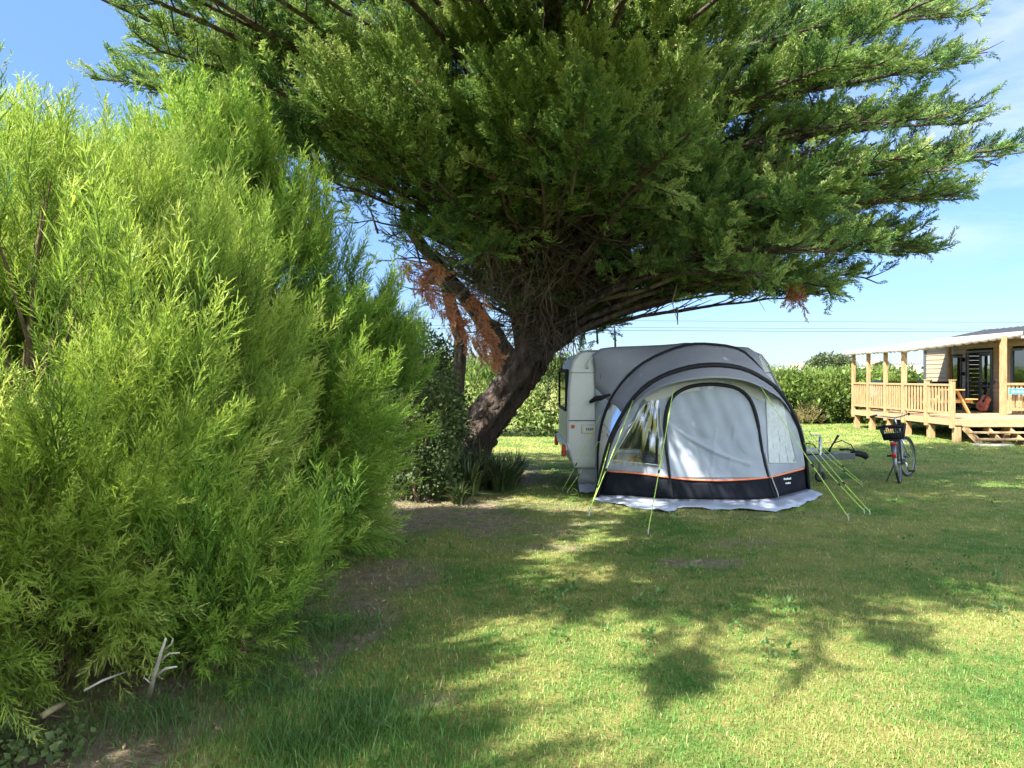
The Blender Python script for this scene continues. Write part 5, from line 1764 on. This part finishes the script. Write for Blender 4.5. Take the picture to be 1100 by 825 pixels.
    # two folding chairs with teal backs
    for i, (cx, cy, lab) in enumerate(((12.1, 24.25, 'teal backed garden chair at the far left corner of the deck'), (13.75, 24.3, 'teal backed garden chair against the cabin end of the deck'))):
        c = thing('garden_chair', (cx, cy, zf), lab, 'chair', 'teal garden chairs on the deck')
        obj('seat', MB().box(cx - .22, cx + .22, cy - .22, cy + .22, zf + .42, zf + .45), M['teal'], c, False, .01)
        obj('backrest', MB().add([(cx - .23, cy + .20, zf + .48), (cx + .23, cy + .20, zf + .48), (cx + .23, cy + .33, zf + 1.0), (cx - .23, cy + .33, zf + 1.0), (cx - .23, cy + .23, zf + .48), (cx + .23, cy + .23, zf + .48), (cx + .23, cy + .36, zf + 1.0), (cx - .23, cy + .36, zf + 1.0)],
                                 [(0, 1, 2, 3), (7, 6, 5, 4), (0, 4, 5, 1), (3, 2, 6, 7), (0, 3, 7, 4), (1, 5, 6, 2)]), M['teal'], c, False, .01)
        for sx in (-1, 1):
            obj('leg', MB().tube([(cx + sx * .22, cy - .24, zf), (cx + sx * .22, cy + .16, zf + .42), (cx + sx * .24, cy + .37, zf + 1.02)], .012, 6), M['grey_wall'], c, True)
            obj('leg', MB().tube([(cx + sx * .2, cy + .26, zf), (cx + sx * .2, cy - .2, zf + .43)], .012, 6), M['grey_wall'], c, True)
    # guitar leaning against the wall
    gt = thing('guitar', (14.7, 22.85, zf), 'reddish acoustic guitar leaning on the cabin wall beside the door', 'guitar')
    def hw(v):   # half width along the body
        return .0 + np.interp(v, [0, .02, .08, .18, .27, .34, .42, .47, .49], [.05, .12, .185, .19, .135, .13, .145, .12, .05])
    vs = np.linspace(0, .49, 26)
    poly = [(hw(v), v) for v in vs] + [(-hw(v), v) for v in vs[::-1]]
    ax = Vector((.24, -.40, .885)).normalized()       # along the neck, tilted towards the wall
    wd = Vector((-.15, .9, .38)); wd = (wd - ax * wd.dot(ax)).normalized()
    nm = ax.cross(wd)
    if nm.x > 0: nm = -nm
    base = Vector((14.62, 23.05, zf + .06))
    GQ = lambda a, b, d: base + wd * a + ax * b + nm * d
    bd = obj('body', MB().prism(poly, GQ, 0, .10), M['guitar_wood'], gt, False, .006)
    hole = [(.045 * math.cos(q), .32 + .045 * math.sin(q)) for q in np.linspace(0, 2 * PI, 20)[:-1]]
    obj('sound_hole', MB().prism(hole, GQ, .1005, .103), M['black'], bd)
    obj('bridge', MB().prism([(-.07, .12), (.07, .12), (.07, .145), (-.07, .145)], GQ, .1, .112), M['neck_wood'], bd)
    nk = obj('neck', MB().prism([(-.026, .36), (.026, .36), (.022, .86), (-.022, .86)], GQ, .1045, .125), M['neck_wood'], gt)
    obj('headstock', MB().prism([(-.022, .862), (.022, .862), (.038, .90), (.034, 1.03), (-.034, 1.03), (-.038, .90)], GQ, .09, .112), M['neck_wood'], gt, False, .003)
    return


# ------------------------------------------------------------------ background
def make_background():
    # low hills beyond the hedge
    xs = np.linspace(-900, 1100, 121)
    rows = []
    for k, v in enumerate(np.linspace(0, 1, 9)):
        Y = 330 + 700 * v
        rows.append([(x, Y, -1 + (9.5 + 3.0 * math.sin(x * .008 + 1) + 1.6 * math.sin(x * .021) + 1.0 * math.sin(x * .05 + v * 6)) * math.sin(PI * min(1, v * 1.0)) ** .6) for x in xs])
    tag(obj('hills', MB().grid(rows), mat('far_fields', (.11, .14, .075), .95, 0, .5, .012), None, True, fix=False), kind='structure')
    wall = mat('rendered_house_wall', (.62, .60, .56), .9, 0, .08, .3)
    slate = mat('slate_roof', (.11, .12, .14), .7, 0, .2, .5)
    tile = mat('tile_roof', (.34, .19, .13), .8, 0, .2, .5)
    pane = M['dark_glass']
    spec = [(966, 391, 300, 7.5, 6, 0, 'pale house with a steep slate gable seen between the deck posts'), (985, 391, 320, 9, 5, 0, 'long low white house right of the slate gabled house'),
            (940, 392, 330, 8, 5, 1, 'white house with tiled roof at the left of the deck'), (924, 393, 300, 6, 4, 0, 'small white house just above the hedge by the first deck post'),
            (855, 394, 360, 12, 4, 1, 'low tiled house on the skyline beyond the awning'), (843, 394, 350, 7, 4, 0, 'tiny slate roofed house on the skyline right of the caravan')]
    for px, py, Y, w, h, k, lab in spec:
        b = P(px, py, Y)
        z0 = b.z - h * .55 - 3
        t = thing('house', (b.x, Y, z0), lab, 'house', 'distant houses on the skyline')
        zt = b.z
        o = obj('wall', MB().box(b.x - w / 2, b.x + w / 2, Y, Y + 7, z0, zt), wall, t)
        e = w / 2 + .3
        rf = MB().add([(b.x - e, Y - .3, zt), (b.x + e, Y - .3, zt), (b.x + e, Y + 7.3, zt), (b.x - e, Y + 7.3, zt), (b.x - e * .9, Y + 3.5, zt + h * .42), (b.x + e * .9, Y + 3.5, zt + h * .42)],
                      [(0, 1, 5, 4), (1, 2, 5), (2, 3, 4, 5), (3, 0, 4), (3, 2, 1, 0)])
        r = obj('roof', rf, tile if k else slate, t)
        obj('chimney', MB().box(b.x + w * .3, b.x + w * .3 + .8, Y + 3.1, Y + 3.9, zt + h * .2, zt + h * .42 + 1), wall, r)
        for q in (-.25, .25):
            obj('window', MB().box(b.x + w * q - .5, b.x + w * q + .5, Y - .06, Y - .01, zt - 2.2, zt - .9), pane, t)
    # distant round trees
    clump = [leaf_clump(s, 9, 1.2, .8, 1.1) for s in range(120, 123)]
    fm = foliage('far_tree_leaf', [(0, (.03, .045, .022)), (.5, (.07, .095, .04)), (1, (.13, .16, .07))], .2)
    for px, py, Y, R, lab in [(893, 383, 170, 3.6, 'rounded dark tree on the skyline left of the deck canopy'), (878, 388, 175, 2.2, 'smaller tree on the skyline left of the rounded one'), (906, 388, 180, 2.0, 'low tree on the skyline just left of the canopy corner'), (948, 390, 220, 2.0, 'small tree beside the distant white houses')]:
        top = P(px, py, Y)
        c = np.array([top.x, Y, top.z - R * .75])
        n = 420
        o = nz(rng.normal(0, 1, (n, 3))) * rng.random((n, 1))**.35 * np.array([R * 1.35, R, R * .75])
        t = thing('tree', (c[0], Y, 0), lab, 'tree', 'distant trees on the skyline')
        V, T, C = scatter(clump, o + c, o + np.array([0, 0, R * .6]), rng.normal(0, 1, (n, 3)), rng.uniform(.3, .6, n) * R / 3, .4 + rng.normal(0, .18, n))
        trimesh('crown', V, T, C, fm, t)
        obj('trunk', MB().tube([(c[0], Y, -1), (c[0] + .2, Y, c[2] * .5), (c[0], Y, c[2])], [.5, .4, .2], 8), M['stem'], t, True)
    # overhead wires
    for i, (ya, yb, lab) in enumerate(((349, 353, 'lowest of the thin dark overhead wires crossing the sky'), (345, 350.5, 'middle of the thin overhead wires'), (338, 343, 'highest of the thin overhead wires, behind the boughs'))):
        a, b = P(-300, ya - 8, 62), P(1500, yb + 3, 62)
        pts = [a.lerp(b, u) - Vector((0, 0, .45 * math.sin(PI * u))) for u in np.linspace(0, 1, 40)]
        tag(obj('power_line', MB().tube(pts, .017 if i else .022, 5), M['grey_trim'], None, True), lab, 'cable', 'overhead wires')


# ------------------------------------------------------------------ sky, sun, camera
def make_light():
    w = bpy.data.worlds.new('World')
    S.world = w
    w.use_nodes = True
    nt = w.node_tree
    nt.nodes.clear()
    out = nt.nodes.new('ShaderNodeOutputWorld')
    bg = nt.nodes.new('ShaderNodeBackground')
    sky = nt.nodes.new('ShaderNodeTexSky')
    sky.sky_type = 'NISHITA'
    sky.sun_disc = False
    sky.sun_elevation = math.asin(SUN.z)
    sky.sun_rotation = math.atan2(SUN.x, SUN.y)
    sky.air_density = 1.0
    sky.dust_density = .25
    sky.ozone_density = 2.2
    # thin wisps of cirrus
    tc = nt.nodes.new('ShaderNodeTexCoord')
    mp = N(nt, 'ShaderNodeMapping')
    mp.inputs['Scale'].default_value = (1.6, 1.6, 6.0)
    mp.inputs['Rotation'].default_value = (0, .12, 0)
    nt.links.new(tc.outputs['Generated'], mp.inputs[0])
    n1 = N(nt, 'ShaderNodeTexNoise', Scale=2.3, Detail=7.0, Roughness=.58, Distortion=.5)
    nt.links.new(mp.outputs[0], n1.inputs['Vector'])
    r = ramp(nt, [(.40, (0, 0, 0)), (.76, (.70, .70, .70))], n1.outputs[0])
    # the wisps stand low on the right only
    dt = N(nt, 'ShaderNodeVectorMath', operation='DOT_PRODUCT')
    nt.links.new(tc.outputs['Generated'], dt.inputs[0])
    dt.inputs[1].default_value = tuple(Vector((.64, 1.0, .37)).normalized())
    mr = N(nt, 'ShaderNodeMapRange')
    nt.links.new(dt.outputs['Value'], mr.inputs[0])
    mr.inputs[1].default_value = .980
    mr.inputs[2].default_value = .996
    mr.inputs[3].default_value = .015
    mu = N(nt, 'ShaderNodeMath', operation='MULTIPLY')
    nt.links.new(r.outputs[0], mu.inputs[0]); nt.links.new(mr.outputs[0], mu.inputs[1])
    sx = N(nt, 'ShaderNodeSeparateXYZ')
    nt.links.new(tc.outputs['Generated'], sx.inputs[0])
    hz = ramp(nt, [(0.0, (.225, .27, .37)), (.12, (.285, .345, .48)), (.35, (.43, .50, .645)), (.8, (.72, .82, .95))], sx.outputs[2])
    tinted = mixc(nt, 1.0, sky.outputs[0], hz.outputs[0], 'MULTIPLY')
    mx = mixc(nt, mu.outputs[0], tinted, (2.5, 2.65, 2.85))
    # unseen bright broken cloud added behind the camera as fill light
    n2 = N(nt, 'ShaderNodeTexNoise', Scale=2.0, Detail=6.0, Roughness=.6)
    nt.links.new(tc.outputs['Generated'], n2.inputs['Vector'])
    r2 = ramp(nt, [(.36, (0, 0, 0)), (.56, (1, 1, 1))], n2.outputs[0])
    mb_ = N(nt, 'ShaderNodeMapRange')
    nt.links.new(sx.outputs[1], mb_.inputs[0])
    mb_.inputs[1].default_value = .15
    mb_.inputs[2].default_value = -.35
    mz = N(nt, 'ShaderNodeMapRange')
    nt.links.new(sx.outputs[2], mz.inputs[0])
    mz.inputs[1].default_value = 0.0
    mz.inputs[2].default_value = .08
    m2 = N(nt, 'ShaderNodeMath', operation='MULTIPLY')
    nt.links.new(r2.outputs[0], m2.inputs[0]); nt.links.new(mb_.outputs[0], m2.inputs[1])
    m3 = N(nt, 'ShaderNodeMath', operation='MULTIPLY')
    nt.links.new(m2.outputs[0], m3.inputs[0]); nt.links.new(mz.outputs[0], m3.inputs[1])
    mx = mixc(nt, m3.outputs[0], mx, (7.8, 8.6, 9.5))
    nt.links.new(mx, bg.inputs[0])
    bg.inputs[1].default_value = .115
    nt.links.new(bg.outputs[0], out.inputs[0])
    l = bpy.data.lights.new('Sun', 'SUN')
    l.energy = 5.0
    l.angle = math.radians(.53)
    l.color = (1, .945, .86)
    o = bpy.data.objects.new('Sun', l)
    COL.objects.link(o)
    o.rotation_euler = SUN.to_track_quat('Z', 'Y').to_euler()
    cam = bpy.data.cameras.new('Camera')
    cam.lens = 26
    cam.sensor_width = 36
    cam.shift_y = -7.5 / 1100
    cam.clip_end = 6000
    c = bpy.data.objects.new('Camera', cam)
    COL.objects.link(c)
    c.location = (0, 0, CAMZ)
    c.rotation_euler = (PI / 2, 0, 0)
    S.camera = c
    S.view_settings.view_transform = 'Standard'
    S.view_settings.look = 'None'
    S.view_settings.exposure = 2.05
    S.view_settings.gamma = 1
    S.view_settings.use_curve_mapping = False
    S.cycles.max_bounces = 8
    S.cycles.transparent_max_bounces = 12
    S.cycles.use_denoising = True


make_materials()
make_light()
make_ground()
make_grass()
make_litter()
make_weeds()
make_cypress()
make_vegetation()
make_caravan()
make_awning()
make_bicycle()
make_cabin()
make_background()
